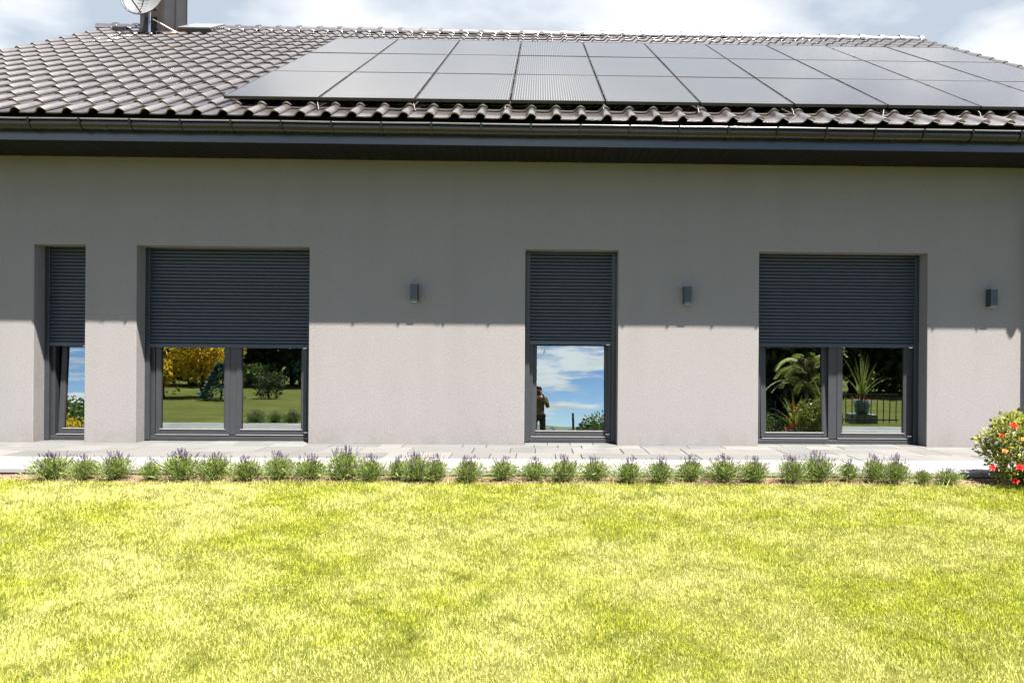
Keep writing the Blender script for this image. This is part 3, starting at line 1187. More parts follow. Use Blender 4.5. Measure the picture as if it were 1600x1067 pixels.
MB().tube([DC - base + Vector((.10, .18, -.42)), DC - base + Vector((.44, .44, -.56))], 0.016, 8).build('strut', 'alu', dish)
MB().tube([DC - base + Vector((.03, .22, -.40)), DC - base + Vector((.20, .40, -.68))], 0.012, 8).build('strut', 'darkmetal', dish)
MB().box(-.10, .14, .19, .30, -.20, .10).build('mount_bracket', 'darkmetal', dish, DC - base, bevel=.01)
# aerial above the dish; its shadow stripes the reflector
AC = DC + SUN * 1.05 + Vector((0, 0, 0.05))
aer = tag(empty('aerial', AC), 'thin comb shaped aerial on the mast above the satellite dish', 'aerial')
up = Vector((0.06, 0.25, 1)).normalized()
MB().tube([-up * .35, up * .35], 0.008, 6).build('boom', 'alu', aer)
for i in range(9):
    c_ = up * (-.32 + .08 * i)
    MB().tube([c_ - Vector((.11, 0, 0)), c_ + Vector((.11, 0, 0))], 0.004, 5).build('element', 'alu', aer)
MB().tube([Vector((0, 0, 0)), DC + Vector((.02, .22, 1.0)) - AC], 0.012, 6).build('arm', 'alu', aer)
MB().tube([DC + Vector((.02, .22, .5)) - AC, DC + Vector((.02, .22, 1.1)) - AC], 0.018, 6).build('mast', 'alu', aer)

# ------------------------------------------------------------------ terrace
ter = MB().box(-13, 9.2, -1.875, 0.40, -0.14, -0.022).build('terrace', 'joint', None)
kind(ter, 'structure', 'pale stone slab terrace along the foot of the house wall')
slab_cache = {}


def slab(x0, x1, y0, y1, z):
    w_, d_ = round(x1 - x0, 3), round(y1 - y0, 3)
    key = (w_, d_, y0 > -1.13)
    if key not in slab_cache:
        bm = bmesh.new()
        bmesh.ops.create_cube(bm, size=1)
        bmesh.ops.scale(bm, vec=(w_, d_, 0.04), verts=bm.verts)
        bmesh.ops.translate(bm, vec=(w_ / 2, d_ / 2, -0.02), verts=bm.verts)
        top = [e for e in bm.edges if all(v.co.z > -.001 for v in e.verts)]
        bmesh.ops.bevel(bm, geom=top, offset=0.004, segments=1, affect='EDGES')
        me = bpy.data.meshes.new('slab')
        bm.to_mesh(me)
        bm.free()
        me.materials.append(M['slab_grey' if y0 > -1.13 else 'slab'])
        slab_cache[key] = me
    o = link('slab', slab_cache[key], ter, (x0, y0, z))
    o.rotation_euler = (tr_rng.uniform(-.002, .002), tr_rng.uniform(-.002, .002), 0)
    return o


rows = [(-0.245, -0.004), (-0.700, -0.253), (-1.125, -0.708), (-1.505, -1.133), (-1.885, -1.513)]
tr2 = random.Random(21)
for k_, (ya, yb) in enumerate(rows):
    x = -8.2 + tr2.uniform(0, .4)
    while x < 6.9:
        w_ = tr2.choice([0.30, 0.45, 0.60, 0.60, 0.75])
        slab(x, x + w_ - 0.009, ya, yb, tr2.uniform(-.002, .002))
        x += w_
# sill slabs inside the openings
for (a, b_) in OPEN:
    n = max(2, int(round((b_ - a) / 0.31)))
    w_ = round((b_ - a - 0.008) / n, 3)
    for i in range(n):
        slab(a + .004 + i * w_, a + .004 + (i + 1) * w_ - .005, 0.002, 0.30, tr2.uniform(.000, .003))

# soil strip with crumbs
sb = MB()
nx = 120
for i in range(nx):
    xa, xb = -9 + 17 * i / nx, -9 + 17 * (i + 1) / nx
    fa = -2.165 + 0.03 * math.sin(xa * 2.3) + 0.03 * math.sin(xa * 7.1)
    fb = -2.165 + 0.03 * math.sin(xb * 2.3) + 0.03 * math.sin(xb * 7.1)
    sb.quad((xa, fa, -0.072), (xb, fb, -0.072), (xb, -2.0, -0.052), (xa, -2.0, -0.052))
    sb.quad((xa, -2.0, -0.052), (xb, -2.0, -0.052), (xb, -1.872, -0.058), (xa, -1.872, -0.058))
kind(sb.build('soil_bed', 'soil', None, smooth=True), 'structure', 'strip of dry bare soil between the lawn and terrace')
n = 9000
P = np.stack([RNG.uniform(-8, 7, n), RNG.uniform(-2.18, -1.90, n), np.full(n, -0.060)], 1)
U = RNG.normal(0, 1, (n, 3))
U = unit(U) * RNG.uniform(.006, .022, (n, 1))
Vv = unit(np.cross(U, RNG.normal(0, 1, (n, 3)))) * RNG.uniform(.003, .010, (n, 1))
kind(np_cards('soil_crumbs', 'pebble', P, U, Vv, RNG.random(n)), 'stuff', 'loose crumbs of dry soil along the flower bed')


# ------------------------------------------------------------------ lavender
def lavender_meshes(seed):
    g_ = np.random.default_rng(seed)
    n = 2400
    # leaves rise from the crown and fan outwards
    th = g_.uniform(0, 2 * math.pi, n)
    lean = np.abs(g_.normal(0, 0.62, n)).clip(0, 1.25)
    d = np.stack([np.sin(lean) * np.cos(th), np.sin(lean) * np.sin(th), np.cos(lean)], 1)
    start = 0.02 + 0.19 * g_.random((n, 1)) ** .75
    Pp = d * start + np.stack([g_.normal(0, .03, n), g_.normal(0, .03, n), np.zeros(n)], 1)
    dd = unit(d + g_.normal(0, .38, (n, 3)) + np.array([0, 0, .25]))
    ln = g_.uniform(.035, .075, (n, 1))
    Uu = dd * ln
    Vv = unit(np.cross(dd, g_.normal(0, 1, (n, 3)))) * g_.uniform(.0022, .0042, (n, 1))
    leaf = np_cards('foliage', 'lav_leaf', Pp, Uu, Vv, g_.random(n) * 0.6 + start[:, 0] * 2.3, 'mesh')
    # flower stems
    k = 54
    th = g_.uniform(0, 2 * math.pi, k)
    lean = np.abs(g_.normal(0, 0.42, k)).clip(0, 0.95)
    d = np.stack([np.sin(lean) * np.cos(th), np.sin(lean) * np.sin(th), np.cos(lean)], 1)
    ln = g_.uniform(.225, .315, (k, 1)) * (1 - 0.18 * lean[:, None])
    b0 = d * 0.08
    tip = d * ln + np.stack([g_.normal(0, .012, k), g_.normal(0, .012, k), np.zeros(k)], 1)
    Uu = tip - b0
    Vv = unit(np.cross(Uu, g_.normal(0, 1, (k, 3)))) * 0.0013
    stem = np_cards('stems', 'lav_stem', b0, Uu, Vv, g_.random(k), 'mesh', tri=True)
    # flower spikes: little florets round each tip
    f = 16
    tt = np.repeat(tip, f, 0)
    ax = np.repeat(unit(Uu), f, 0)
    s = np.tile(np.linspace(-.012, .034, f), k)[:, None]
    out = unit(np.cross(ax, g_.normal(0, 1, (k * f, 3))))
    Pp = tt + ax * s
    Uu = unit(out + ax * 0.8) * g_.uniform(.0065, .012, (k * f, 1))
    Vv = unit(np.cross(Uu, ax)) * g_.uniform(.0034, .0056, (k * f, 1))
    fl = np_cards('flower_spikes', 'lav_flower', Pp, Uu, Vv, g_.random(k * f), 'mesh')
    return leaf, stem, fl


LAVM = [lavender_meshes(s) for s in range(6)]
# x, width factor, height factor
LAV = [(-4.66, 1.10, 1.05), (-4.34, .85, .90), (-4.05, .95, .92), (-3.70, .65, .72), (-3.42, 1.15, 1.03), (-3.11, .98, 1.0), (-2.79, 1.0, .96),
       (-2.50, .98, .98), (-2.21, 1.0, .98), (-1.87, 1.18, 1.08), (-1.60, .92, .90), (-1.355, .70, .80), (-1.165, .90, 1.05), (-.975, .82, .84), (-.65, .92, .90),
       (-.33, .85, .84), (-.02, .90, .86), (.27, .90, .88), (.57, .95, .88), (.89, .93, .88), (1.19, .86, .86), (1.51, .90, .92), (1.84, 1.10, 1.02),
       (2.13, .86, .88), (2.49, .86, .92), (2.77, 1.08, 1.0), (3.07, .64, .78), (3.31, .74, .96), (3.49, .76, .98), (3.76, .55, .62), (4.02, .80, .60)]
lav_desc = {0: 'large lavender clump at the left end of the row, under the narrow window',
            30: 'small low lavender at the right end of the row near the roses'}
ordw = ['first', 'second', 'third', 'fourth', 'fifth', 'sixth', 'seventh', 'eighth', 'ninth', 'tenth', 'eleventh', 'twelfth', 'thirteenth', 'fourteenth', 'fifteenth', 'sixteenth']
lr = random.Random(5)
for i, (x, sw, sh) in enumerate(LAV):
    r = empty('lavender', (x, -2.10 + lr.uniform(-.05, .05), -0.058))
    r.rotation_euler = (lr.uniform(-.05, .05), lr.uniform(-.05, .05), lr.uniform(0, 6.28))
    r.scale = (sw * 1.0 * lr.uniform(.92, 1.1), sw * 1.0 * lr.uniform(.92, 1.1), sh * 0.86 * lr.uniform(.9, 1.1))
    size = 'big' if sw > 1.05 else ('small' if sw < .8 else 'round')
    if i in lav_desc:
        lab = lav_desc[i]
    elif i <= 15:
        lab = '%s lavender plant in the bed, %s from the left end of the row' % (size, ordw[i])
    else:
        lab = '%s lavender plant in the bed, %s from the right end of the row' % (size, ordw[30 - i])
    tag(r, lab, 'lavender', 'lavender row in front of the terrace')
    a, b_, c_ = LAVM[i % 6]
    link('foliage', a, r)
    link('stems', b_, r)
    link('flower_spikes', c_, r)


# ------------------------------------------------------------------ rose bush at the right
def rose_bush(loc, label, seed, nb_, sx=1.0, h=0.78):
    g_ = np.random.default_rng(seed)
    r = tag(empty('rose_bush', loc), label, 'rose bush', 'red rose bushes')
    canes = MB()
    tips = []
    for k in range(13):
        a = g_.uniform(0, 6.28)
        rr = g_.uniform(.10, .33) * sx
        p0 = Vector((g_.normal(0, .03), g_.normal(0, .03), 0))
        p3 = Vector((rr * math.cos(a), rr * math.sin(a), g_.uniform(.45, 1.0) * h))
        p1 = p0.lerp(p3, .35) + Vector((g_.normal(0, .03), g_.normal(0, .03), .05))
        p2 = p0.lerp(p3, .7) + Vector((g_.normal(0, .03), g_.normal(0, .03), .05))
        canes.tube([p0, p1, p2, p3], [.006, .005, .004, .003], 5)
        tips.append((p0, p1, p2, p3))
    canes.build('canes', 'rose_leaf', r)
    n = 3200
    th = g_.uniform(0, 2 * math.pi, n)
    u = g_.uniform(-1, 1, n)
    rr = g_.uniform(.35, 1, n) ** .5
    lump = 1 + .22 * np.sin(3 * th + 1) * np.cos(2.2 * u * 2)
    Pp = np.stack([rr * np.cos(th) * np.sqrt(1 - u * u) * .36 * sx * lump, rr * np.sin(th) * np.sqrt(1 - u * u) * .33 * lump, h * (.50 + .50 * rr * u * lump)], 1)
    Pp[:, 2] = np.abs(Pp[:, 2]) + .03
    dd = unit(np.stack([Pp[:, 0], Pp[:, 1], (Pp[:, 2] - h * .5) * .6], 1) + g_.normal(0, .18, (n, 3)) + np.array([0, 0, .08]))
    Uu = dd * g_.uniform(.030, .055, (n, 1))
    Vv = unit(np.cross(dd, g_.normal(0, 1, (n, 3)) * .5 + np.array([0, 0, 1.0]))) * g_.uniform(.011, .019, (n, 1))
    np_cards('foliage', 'rose_leaf', Pp, Uu, Vv, np.clip(g_.random(n) * .7 + rr * .3, 0, 1), r)

    def bloom(p, s, mat, d):
        mb = MB()
        q_ = Vector(d).normalized().to_track_quat('Z', 'Y')
        for layer, (np_, ro_, up_) in enumerate(((5, .030, .010), (5, .024, .020), (4, .015, .026), (3, .008, .028))):
            for j in range(np_):
                a = 2 * math.pi * (j + .5 * (layer % 2)) / np_ + layer * .7
                wv = .55
                c0 = Vector((0, 0, .002))
                pa = Vector((ro_ * .75 * math.cos(a - wv), ro_ * .75 * math.sin(a - wv), up_ * .6))
                pb = Vector((ro_ * 1.1 * math.cos(a), ro_ * 1.1 * math.sin(a), up_))
                pc = Vector((ro_ * .75 * math.cos(a + wv), ro_ * .75 * math.sin(a + wv), up_ * .6))
                mb.quad(*[Vector(p) + q_ @ (t__ * s) for t__ in (c0, pa, pb, pc)], tone=g_.random())
        mb.build('bloom', mat, r, flip=False)
    for (bx, by, bz, s, mat) in nb_:
        bloom((bx, by, bz), s, mat, (bx * .8, -0.55, 0.5))
    return r


rose_bush((4.71, -2.14, -0.06), 'rose bush with red blooms at the right end of the bed', 2,
          [(-.27, -.30, .60, 1.25, 'rose_red'), (-.13, -.40, .52, 1.3, 'rose_red'), (-.26, -.37, .22, 1.35, 'rose_red'), (-.40, -.20, .19, 1.2, 'rose_red'),
           (-.22, -.37, .48, .95, 'rose_orange'), (-.33, -.27, .36, .85, 'rose_orange'), (-.28, -.34, .09, 1.1, 'rose_red'), (-.05, -.42, .36, 1.2, 'rose_red'),
           (-.18, -.36, .56, .8, 'rose_red'), (.15, -.34, .58, 1.1, 'rose_red'), (-.17, -.42, .30, .9, 'rose_red'), (-.34, -.24, .50, .8, 'rose_red')], .88, 0.66)
rose_bush((7.3, -2.25, -0.06), 'rose bush with red blooms further right of the bed', 4,
          [(-.1, -.25, .6, 1.4, 'rose_red'), (.12, -.3, .4, 1.5, 'rose_red'), (0, .3, .5, 1.6, 'rose_red'), (.2, .2, .6, 1.4, 'rose_red'), (-.25, .15, .45, 1.4, 'rose_red')], 1.05, 0.72)


# ------------------------------------------------------------------ grass
def build_grass():
    g_ = np.random.default_rng(99)
    out = []
    # sample in bands of depth from the camera, wide enough for a step to the side
    for (ya, yb, dens, ln, wd) in ((-6.9, -5.6, 27000, .020, .0017), (-5.6, -4.4, 20000, .022, .0019), (-4.4, -3.3, 14000, .024, .0021), (-3.3, -2.08, 11000, .028, .0026)):
        dm = (yb + 8.67)
        xa, xb = -0.84 * dm - 0.5, 0.76 * dm + 0.5
        n = int((xb - xa) * (yb - ya) * dens)
        X = g_.uniform(xa, xb, n)
        Y = g_.uniform(ya, yb, n)
        keep = Y < -2.155 + 0.03 * np.sin(X * 2.3) + 0.03 * np.sin(X * 7.1) + g_.normal(0, .03, n)
        X, Y = X[keep], Y[keep]
        out.append((X, Y, np.full(len(X), ln), np.full(len(X), wd)))
    X, Y, L_, W_ = (np.concatenate([o[i] for o in out]) for i in range(4))
    n = len(X)
    # mown unevenly: length swells and dips over the ground, blades of a tuft lean alike
    swell = np.sin(X * 2.1 + 1.3 * np.sin(Y * 1.7)) * np.sin(Y * 2.9 + .8 * np.sin(X * 1.1)) + .6 * np.sin(X * 6.3 + Y * 4.7) * np.sin(Y * 7.7 - X * 2.2)
    L_ = L_ * (1 + .14 * swell) * g_.uniform(.55, 1.35, n)
    lean_dir = 1.7 * np.sin(X * 9.1 + 2 * np.sin(Y * 7.3)) + 1.5 * np.sin(Y * 11.1 + 3 * X) + g_.normal(0, 1.5, n)
    lean = np.abs(g_.normal(.38, .28, n)).clip(.05, 1.25)
    d0 = np.stack([np.sin(lean * .5) * np.cos(lean_dir), np.sin(lean * .5) * np.sin(lean_dir), np.cos(lean * .5)], 1)
    d1 = np.stack([np.sin(lean * 1.25) * np.cos(lean_dir), np.sin(lean * 1.25) * np.sin(lean_dir), np.cos(lean * 1.25)], 1)
    P = np.stack([X, Y, ground_z(X, Y) - .003], 1)
    side = unit(np.cross(d0, np.stack([np.cos(lean_dir + g_.normal(0, .9, n)), np.sin(lean_dir + g_.normal(0, .9, n)), g_.normal(0, .3, n)], 1))) * W_[:, None]
    mid = P + d0 * (L_ * .55)[:, None]
    tip = mid + d1 * (L_ * .5)[:, None]
    co = np.stack([P - side, P + side, mid + side * .8, tip, mid - side * .8], 1)
    me = bpy.data.meshes.new('grass')
    me.vertices.add(n * 5)
    me.vertices.foreach_set('co', co.reshape(-1).astype(np.float32))
    base_ = np.arange(n, dtype=np.int32)[:, None] * 5
    loops = np.concatenate([base_ + np.array([0, 1, 2, 4]), base_ + np.array([4, 2, 3])], 1).reshape(-1)
    me.loops.add(n * 7)
    me.loops.foreach_set('vertex_index', loops.astype(np.int32))
    me.polygons.add(n * 2)
    st = np.stack([np.arange(n) * 7, np.arange(n) * 7 + 4], 1).reshape(-1)
    me.polygons.foreach_set('loop_start', st.astype(np.int32))
    me.update(calc_edges=True)
    me.materials.append(M['grass'])
    a = me.attributes.new('tone', 'FLOAT', 'FACE')
    tn = np.clip(g_.normal(.52, .34, n), 0, 1)
    a.data.foreach_set('value', np.repeat(tn, 2).astype(np.float32))
    kind(link('grass', me), 'stuff', 'short sunlit yellow green grass blades of the lawn')
    return n


NBL = build_grass()
# taller straw blades where the lawn meets the bed
g_ = np.random.default_rng(8)
n = 900
X = g_.uniform(-6, 4.6, n)
cl = np.sin(X * 5.3) + np.sin(X * 2.1 + 1)
X = X[cl > -.2]
n = len(X)
P = np.stack([X, -2.19 + g_.normal(0, .045, n), np.full(n, -.075)], 1)
a = g_.uniform(0, 6.28, n)
le = g_.uniform(.2, 1.0, n)
U = np.stack([np.sin(le) * np.cos(a), np.sin(le) * np.sin(a), np.cos(le)], 1) * g_.uniform(.05, .13, (n, 1))
Vv = unit(np.cross(U, g_.normal(0, 1, (n, 3)))) * .0022
kind(np_cards('straw_grass', 'straw', P, U, Vv, g_.random(n), tri=True), 'stuff', 'dry straw coloured grass along the bed edge')


# ------------------------------------------------------------------ the garden the windows mirror
def gz(x, y):
    return float(ground_z(x, y))


def tree(name, x, y, h, rx, mat, label, cat='tree', group=None, seed=0, nleaf=2600, leaf=.16, base=.18, cone=False, lumps=9):
    g_ = np.random.default_rng(seed + 100)
    r = tag(empty(name, (x, y, gz(x, y))), label, cat, group)
    tr_ = MB()
    tr_.tube([(0, 0, -.05), (g_.normal(0, .03), g_.normal(0, .03), h * .3), (g_.normal(0, .06), g_.normal(0, .06), h * .6), (0, 0, h * .92)],
             [h * .028, h * .022, h * .014, h * .004], 8)
    if not cone:
        for k in range(7):
            a = g_.uniform(0, 6.28)
            z0_ = h * g_.uniform(.25, .6)
            tr_.tube([(0, 0, z0_), (rx * .35 * math.cos(a), rx * .35 * math.sin(a), z0_ + h * .12), (rx * .75 * math.cos(a), rx * .75 * math.sin(a), z0_ + h * .2)], [h * .012, h * .008, h * .003], 5)
    tr_.build('trunk', 'bark', r, smooth=True)
    if cone:
        t_ = g_.uniform(0, 1, nleaf) ** .7
        tier = np.floor(t_ * 11) / 11
        rr = (1 - t_) * rx * (1.0 - .35 * (t_ - tier) * 11) * g_.uniform(.5, 1, nleaf) ** .5 + .03
        a = g_.uniform(0, 6.28, nleaf)
        P = np.stack([rr * np.cos(a), rr * np.sin(a), base * h + (1 - base) * h * t_], 1)
        d = unit(np.stack([np.cos(a), np.sin(a), np.full(nleaf, -.25)], 1) + g_.normal(0, .35, (nleaf, 3)))
    else:
        c = g_.normal(0, 1, (lumps * 3, 3))
        c = unit(c) * g_.uniform(.35, .8, (lumps * 3, 1))
        ctr = np.stack([c[:, 0] * rx, c[:, 1] * rx, h * (base + (1 - base) * (.5 + .5 * c[:, 2]))], 1)
        k = g_.integers(0, len(ctr), nleaf)
        off = unit(g_.normal(0, 1, (nleaf, 3))) * g_.uniform(.5, 1, (nleaf, 1)) ** .5
        P = ctr[k] + off * np.array([rx * .40, rx * .40, h * (1 - base) * .20])
        d = unit(off + g_.normal(0, .6, (nleaf, 3)))
    U = d * g_.uniform(.6, 1.3, (nleaf, 1)) * leaf
    V = unit(np.cross(d, g_.normal(0, 1, (nleaf, 3)))) * leaf * .3
    tone = np.clip(.25 + .55 * g_.random(nleaf) + .2 * d[:, 2], 0, 1)
    np_cards('crown', mat, P, U, V, tone, r)
    return r


# left: what the wide left window mirrors (directions -0.58 .. -0.33 of the mirrored depth)
tree('golden_tree', -12.0, -15.2, 3.0, 1.5, 'leaf_gold', 'golden leaved garden tree mirrored in the wide left window', seed=1, leaf=.15, base=.12, nleaf=4600)
tree('golden_shrub', -12.7, -14.0, 1.7, .75, 'leaf_gold', 'low golden shrub beside the golden tree', 'shrub', seed=2, leaf=.10, base=.05, nleaf=1500)
tree('spruce_tree', -10.6, -13.6, 1.25, .75, 'leaf_teal', 'small blue green spruce near the golden tree', seed=3, cone=True, leaf=.12, base=.04, nleaf=1600)
tree('garden_shrub', -9.4, -14.6, 1.0, .6, 'leaf_dark', 'low dark shrub on the lawn right of the spruce', 'shrub', seed=4, leaf=.09, base=.05, nleaf=1200)
hedge_spots = [(-24.5, -25.5, 2.1), (-21.3, -25.8, 2.5), (-18.7, -25.0, 4.6), (-16.6, -26.0, 5.2), (-14.6, -25.2, 5.6), (-12.6, -25.8, 5.0), (-10.8, -25.1, 5.3), (-9.0, -26.2, 3.8)]
hw = ['tall', 'bushy', 'broad', 'dense', 'high', 'full', 'rounded', 'slim']
for i, (x, y, h) in enumerate(hedge_spots):
    tree('dark_tree', x, y, h, 2.1, 'leaf_dark', '%s dark tree behind the lawn at the left, %s in the row from outside' % (hw[i], ordw[i]), group='dark trees behind the lawn', seed=20 + i, leaf=.36, base=.0, nleaf=5200, lumps=14)
tree('garden_shrub', -13.2, -23.0, 1.25, 1.1, 'leaf_mid', 'mid green shrub in front of the dark trees', 'shrub', seed=40, leaf=.14, base=.03, nleaf=1500)
tree('garden_shrub', -10.4, -23.2, 1.7, 1.3, 'leaf_teal', 'blue green broad shrub in front of the dark trees', 'shrub', seed=41, leaf=.14, base=.03, nleaf=1700)
# seen in the narrow left window
tree('garden_shrub', -16.1, -13.4, 1.75, 1.3, 'leaf_mid', 'mid green shrub mirrored low in the narrow left window', 'shrub', seed=42, leaf=.13, base=.04, nleaf=1900)
tree('golden_shrub', -14.9, -12.2, 1.05, .8, 'leaf_gold', 'low golden brown shrub mirrored in the narrow left window', 'shrub', seed=43, leaf=.09, base=.04, nleaf=1200)
# mirrored low in the middle window: far trees and a pole
tree('far_tree', 8.3, -78, 5.9, 2.6, 'leaf_mid', 'far green tree low in the middle window, right one', seed=44, leaf=.42, base=.12, nleaf=1800)
tree('far_tree', 6.4, -80, 4.4, 1.7, 'leaf_dark', 'far dark tree low in the middle window, left one', seed=45, leaf=.40, base=.12, nleaf=1500)
pole = MB().tube([(0, 0, 0), (0, 0, 3.7)], [.14, .11], 8).build('pole', 'bark', None, (3.66, -60, gz(3.66, -60)))
tag(pole, 'thin dark pole far off, mirrored in the middle window', 'pole')
# right: what the right window mirrors
right_spots = [(8.2, -20.5, 6.4), (10.1, -21.2, 7.0), (11.9, -20.4, 6.6), (13.7, -20.0, 6.8), (15.4, -19.0, 6.2), (9.2, -24.5, 7.4), (12.6, -24.2, 7.6), (16.8, -22.4, 7.2)]
for i, (x, y, h) in enumerate(right_spots):
    tree('dark_tree', x, y, h, 2.1, 'leaf_dark', '%s dark tree behind the garden at the right, %s of that group' % (hw[i], ordw[i]), group='dark trees at the right', seed=60 + i, leaf=.36, base=.0, nleaf=5200, lumps=14)


def sumac(x, y):
    g_ = np.random.default_rng(77)
    r = tag(empty('sumac_tree', (x, y, gz(x, y))), 'umbrella shaped sumac tree with drooping fronds mirrored in the right window', 'tree')
    t_ = MB()
    t_.tube([(0, 0, -.05), (.06, 0, .7), (-.03, .05, 1.5), (0, 0, 2.3)], [.08, .07, .06, .04], 8)
    P, U, V, T = [], [], [], []
    for k in range(46):
        a = g_.uniform(0, 6.28)
        z = g_.uniform(1.75, 3.0)
        reach = (1.0 - (z - 1.75) / 2.2) * g_.uniform(.75, 1.35)
        s = Vector((0, 0, min(z, 2.3) - .25))
        e = Vector((math.cos(a) * .35, math.sin(a) * .35, z))
        t_.tube([s, e], [.02, .01], 5)
        for j in range(14):
            f = j / 13
            q_ = e + Vector((math.cos(a) * reach * f, math.sin(a) * reach * f, .14 * math.sin(f * 2.2) - .42 * f * f))
            for sd in (-1, 1):
                P.append(q_)
                dv = Vector((-math.sin(a) * sd * .9 + math.cos(a) * .45, math.cos(a) * sd * .9 + math.sin(a) * .45, -.35)).normalized()
                U.append(dv * .24 * (1.1 - .5 * f))
                V.append(Vector((math.cos(a), math.sin(a), 0)) * .030)
                T.append(g_.uniform(.2, 1))
    t_.build('trunk', 'bark', r, smooth=True)
    np_cards('crown', 'leaf_lime', np.array(P), np.array(U), np.array(V), np.array(T), r)


sumac(9.1, -13.4)
tree('garden_shrub', 7.7, -13.6, .95, .8, 'leaf_mid', 'low green shrub left of the sumac tree', 'shrub', seed=81, leaf=.09, base=.03, nleaf=1400)
tree('garden_shrub', 10.0, -14.4, 1.0, .9, 'leaf_mid', 'low green shrub right of the sumac tree', 'shrub', seed=82, leaf=.09, base=.03, nleaf=1400)

# railing with planters in front of the right window, outside the picture
rail = tag(empty('railing', (5.9, -3.55, gz(5.9, -3.55))), 'black bar railing mirrored in the right window', 'railing')
for z in (.08, .56):
    MB().box(-1.40, .95, -.012, .012, z, z + .022).build('rail', 'darkmetal', rail)
for i in range(20):
    x = -1.38 + i * .12
    MB().box(x, x + .013, -.0065, .0065, .03, .58 if i % 5 else .78).build('bar', 'darkmetal', rail)


def spiky(x, y, z, h, n, label, seed):
    g_ = np.random.default_rng(seed)
    r = tag(empty('spiky_plant', (x, y, z)), label, 'plant', 'spiky potted plants')
    MB().tube([(0, 0, 0), (0, 0, .26)], [.12, .16], 14).build('pot', 'pot', r, smooth=True)
    mb = MB()
    for k in range(n):
        a = g_.uniform(0, 6.28)
        le = abs(g_.normal(0, .35))
        L_ = h * g_.uniform(.6, 1.05)
        prev = None
        for j in range(5):
            f = j / 4
            rr = L_ * f * math.sin(le * (.6 + .9 * f))
            c_ = Vector((rr * math.cos(a), rr * math.sin(a), .24 + L_ * f * math.cos(le * (.6 + .9 * f))))
            wv = Vector((-math.sin(a), math.cos(a), 0)) * (.016 * (1 - f) + .001)
            if prev:
                mb.quad(prev[0], prev[1], c_ + wv, c_ - wv, tone=g_.random())
            prev = (c_ - wv, c_ + wv)
    mb.build('leaves', 'leaf_lime', r, flip=False)
    fl = MB()
    for k in range(60):
        c_ = Vector((g_.normal(0, .12), g_.normal(0, .12), .27 + abs(g_.normal(0, .04))))
        d1 = Vector(g_.normal(0, .02, 3))
        d2 = Vector(g_.normal(0, .02, 3))
        fl.tri(c_, c_ + d1, c_ + d2, tone=g_.random())
    fl.build('blossom', 'rose_red', r, flip=False)


spiky(5.72, -4.05, gz(5.7, -4.0) + .22, .95, 34, 'tall spiky plant in a grey pot behind the railing, left one', 1)
spiky(6.42, -4.10, gz(6.4, -4.0) + .20, 1.0, 34, 'tall spiky plant in a grey pot behind the railing, right one', 2)
spiky(5.15, -4.25, gz(5.1, -4.2), .85, 40, 'spiky plant in a grey pot on the lawn beside the railing', 3)
for (x, y, w_) in ((5.72, -4.05, .22), (6.42, -4.10, .20)):
    o = MB().box(-.22, .22, -.2, .2, 0, w_ - .004).build('plinth', 'pot', None, (x, y, gz(x, y)), bevel=.01)
    tag(o, 'square grey green plinth under the %s spiky plant' % ('left' if x < 6 else 'right'), 'plinth', 'plinths under the pots')


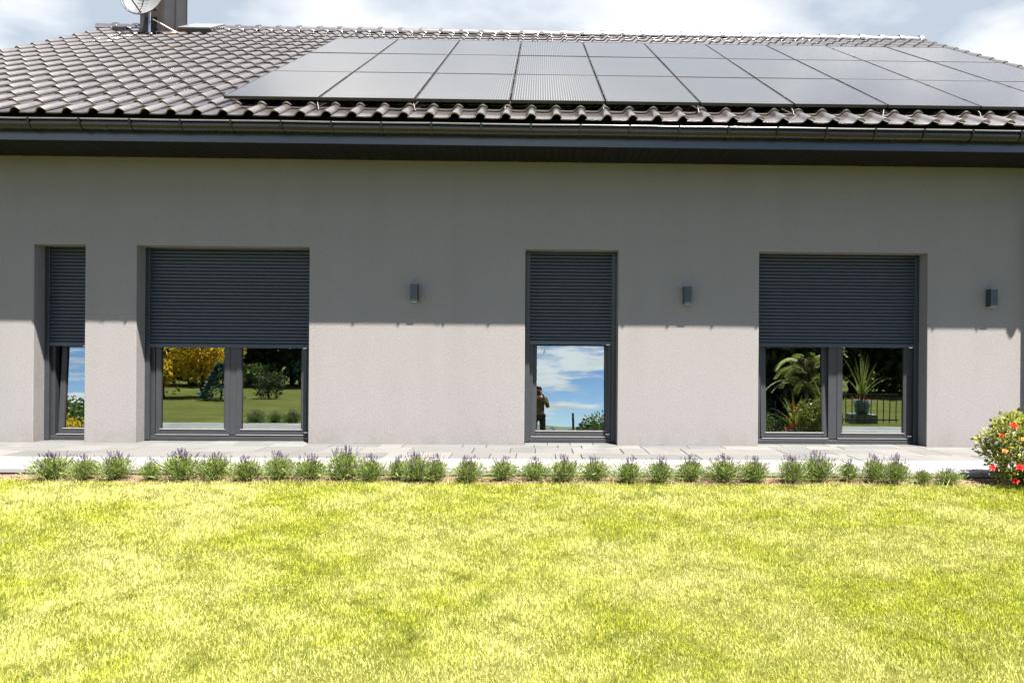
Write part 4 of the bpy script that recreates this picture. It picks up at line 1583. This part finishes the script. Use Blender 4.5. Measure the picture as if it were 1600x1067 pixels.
# ------------------------------------------------------------------ person who takes the picture
def build_person():
    px, py = 0.03, -9.02
    zg = gz(px, py)
    r = tag(empty('person', (px, py, zg)), 'person in patterned top holding up a camera, mirrored in the middle window', 'person')
    H = CAM.z - zg + .09          # eye height is the camera's height

    def skin(name, verts, edges, radii, mat, root=0, sub=2):
        me_ = bpy.data.meshes.new(name)
        me_.from_pydata(verts, edges, [])
        o_ = link(name, me_, r)
        o_.modifiers.new('skin', 'SKIN')
        for i, sv in enumerate(me_.skin_vertices[0].data):
            sv.radius = radii[i] if isinstance(radii[i], tuple) else (radii[i], radii[i])
            sv.use_root = (i == root)
        ss = o_.modifiers.new('sub', 'SUBSURF')
        ss.levels = ss.render_levels = sub
        o_.modifiers['skin'].use_smooth_shade = True
        me_.materials.append(M[mat])
        return o_
    s = H / 1.72
    z = lambda v: v * s
    # body: one surface, both hands raised to the camera in front of the face (+y is towards the house)
    V_ = [(0, 0, z(.95)), (0, .0, z(1.12)), (0, .0, z(1.30)), (0, -.01, z(1.42)), (0, 0, z(1.49)), (0, .015, z(1.575)), (0, .02, z(1.66)),
          (.17, 0, z(1.40)), (.255, .06, z(1.16)), (.13, .27, z(1.44)), (.085, .30, z(1.52)),
          (-.17, 0, z(1.40)), (-.255, .06, z(1.16)), (-.13, .27, z(1.44)), (-.085, .30, z(1.52)),
          (.10, 0, z(.90)), (.115, .02, z(.50)), (.12, -.01, z(.10)), (.125, .09, z(.04)), (.13, .16, z(.03)),
          (-.10, 0, z(.90)), (-.115, .02, z(.50)), (-.12, -.01, z(.10)), (-.125, .09, z(.04)), (-.13, .16, z(.03))]
    E_ = [(0, 1), (1, 2), (2, 3), (3, 4), (4, 5), (5, 6), (3, 7), (7, 8), (8, 9), (9, 10), (3, 11), (11, 12), (12, 13), (13, 14),
          (0, 15), (15, 16), (16, 17), (17, 18), (18, 19), (0, 20), (20, 21), (21, 22), (22, 23), (23, 24)]
    rd = [(.16, .11), (.145, .10), (.165, .11), (.12, .085), (.052, .055), (.078, .092), (.070, .085),
          .062, .046, .030, .034, .062, .046, .030, .034, .088, .060, .043, .042, .034, .088, .060, .043, .042, .034]
    b = skin('body', V_, E_, rd, 'skin')
    # face: nose, ears, brow
    fc = MB()
    fc.tri((-.014, .108, z(1.575)), (.014, .108, z(1.575)), (0, .135, z(1.568)))
    fc.tri((-.014, .108, z(1.575)), (0, .135, z(1.568)), (0, .108, z(1.62)))
    fc.tri((.014, .108, z(1.575)), (0, .108, z(1.62)), (0, .135, z(1.568)))
    fc.build('nose', 'skin', b)
    for sx in (-1, 1):
        MB().tube([(sx * .080, .01, z(1.56)), (sx * .092, .0, z(1.585)), (sx * .086, .0, z(1.62))], [.010, .014, .010], 8).build('ear', 'skin', b, smooth=True)
    # fingers closing on the camera: five on each hand
    for sx in (-1, 1):
        for k, (dz_, ln) in enumerate(((.030, .070), (.010, .078), (-.010, .074), (-.028, .060))):
            y0_ = .30
            v0 = [(sx * .090, y0_, z(1.52) + dz_), (sx * .080, y0_ + ln * .55, z(1.52) + dz_ + .004), (sx * .052, y0_ + ln * .85, z(1.52) + dz_ + .003), (sx * .034, y0_ + ln * .80, z(1.52) + dz_)]
            skin('finger', v0, [(0, 1), (1, 2), (2, 3)], [.0105, .0095, .0085, .007], 'skin', sub=1)
        v0 = [(sx * .086, .29, z(1.52) - .02), (sx * .060, .275, z(1.52) - .03), (sx * .035, .270, z(1.52) - .02)]
        skin('thumb', v0, [(0, 1), (1, 2)], [.012, .011, .009], 'skin', sub=1)
    # clothes follow the body, a little larger
    tv = [V_[i] for i in (0, 1, 2, 3, 7, 8, 11, 12)]
    tv += [tuple(Vector(V_[8]).lerp(Vector(V_[9]), .55)), tuple(Vector(V_[12]).lerp(Vector(V_[13]), .55))]
    te = [(0, 1), (1, 2), (2, 3), (3, 4), (4, 5), (3, 6), (6, 7), (5, 8), (7, 9)]
    skin('shirt', tv, te, [(.175, .125), (.162, .116), (.182, .126), (.130, .098), .078, .062, .078, .062, .048, .048], 'shirt')
    lv = [(0, 0, z(.97)), V_[15], V_[16], (V_[17][0], V_[17][1], z(.09)), V_[20], V_[21], (V_[22][0], V_[22][1], z(.09))]
    skin('trousers', lv, [(0, 1), (1, 2), (2, 3), (0, 4), (4, 5), (5, 6)], [(.168, .122), .102, .076, .062, .102, .076, .062], 'trousers')
    for sx in (-1, 1):
        skin('shoe', [(sx * .12, -.03, z(.045)), (sx * .125, .08, z(.045)), (sx * .13, .19, z(.035))], [(0, 1), (1, 2)], [(.044, .048), (.048, .044), (.038, .030)], 'shoe', sub=1)
    # short hair: a cap over the skull with an uneven edge
    hm = MB()
    g_ = np.random.default_rng(4)
    nA_, nB_ = 20, 7
    for i in range(nB_ + 1):
        for j in range(nA_):
            a = 2 * math.pi * j / nA_
            lim = 1.75 if math.sin(a) < .35 else 0.95
            t_ = lim * i / nB_
            q_ = 1 + g_.normal(0, .012)
            hm.v.append((.090 * q_ * math.sin(t_) * math.cos(a), .012 + .106 * q_ * math.sin(t_) * math.sin(a), z(1.625) + .112 * q_ * math.cos(t_)))
    for i in range(nB_):
        for j in range(nA_):
            hm.f.append((i * nA_ + j, i * nA_ + (j + 1) % nA_, (i + 1) * nA_ + (j + 1) % nA_, (i + 1) * nA_ + j))
    hm.build('hair', 'hair', r, smooth=True)
    # camera in the hands, lens towards the house; the picture is taken from its front
    c = tag(empty('photo_camera', (px, py + .30, zg + z(1.52) + .0)), 'black photo camera held in both hands by the person', 'camera')
    MB().box(-.068, .068, -.04, .03, -.045, .045).build('camera_body', 'rubber', c, bevel=.008)
    MB().box(-.025, .025, -.035, .03, .046, .068).build('viewfinder', 'rubber', c, bevel=.006)
    return c


build_person()
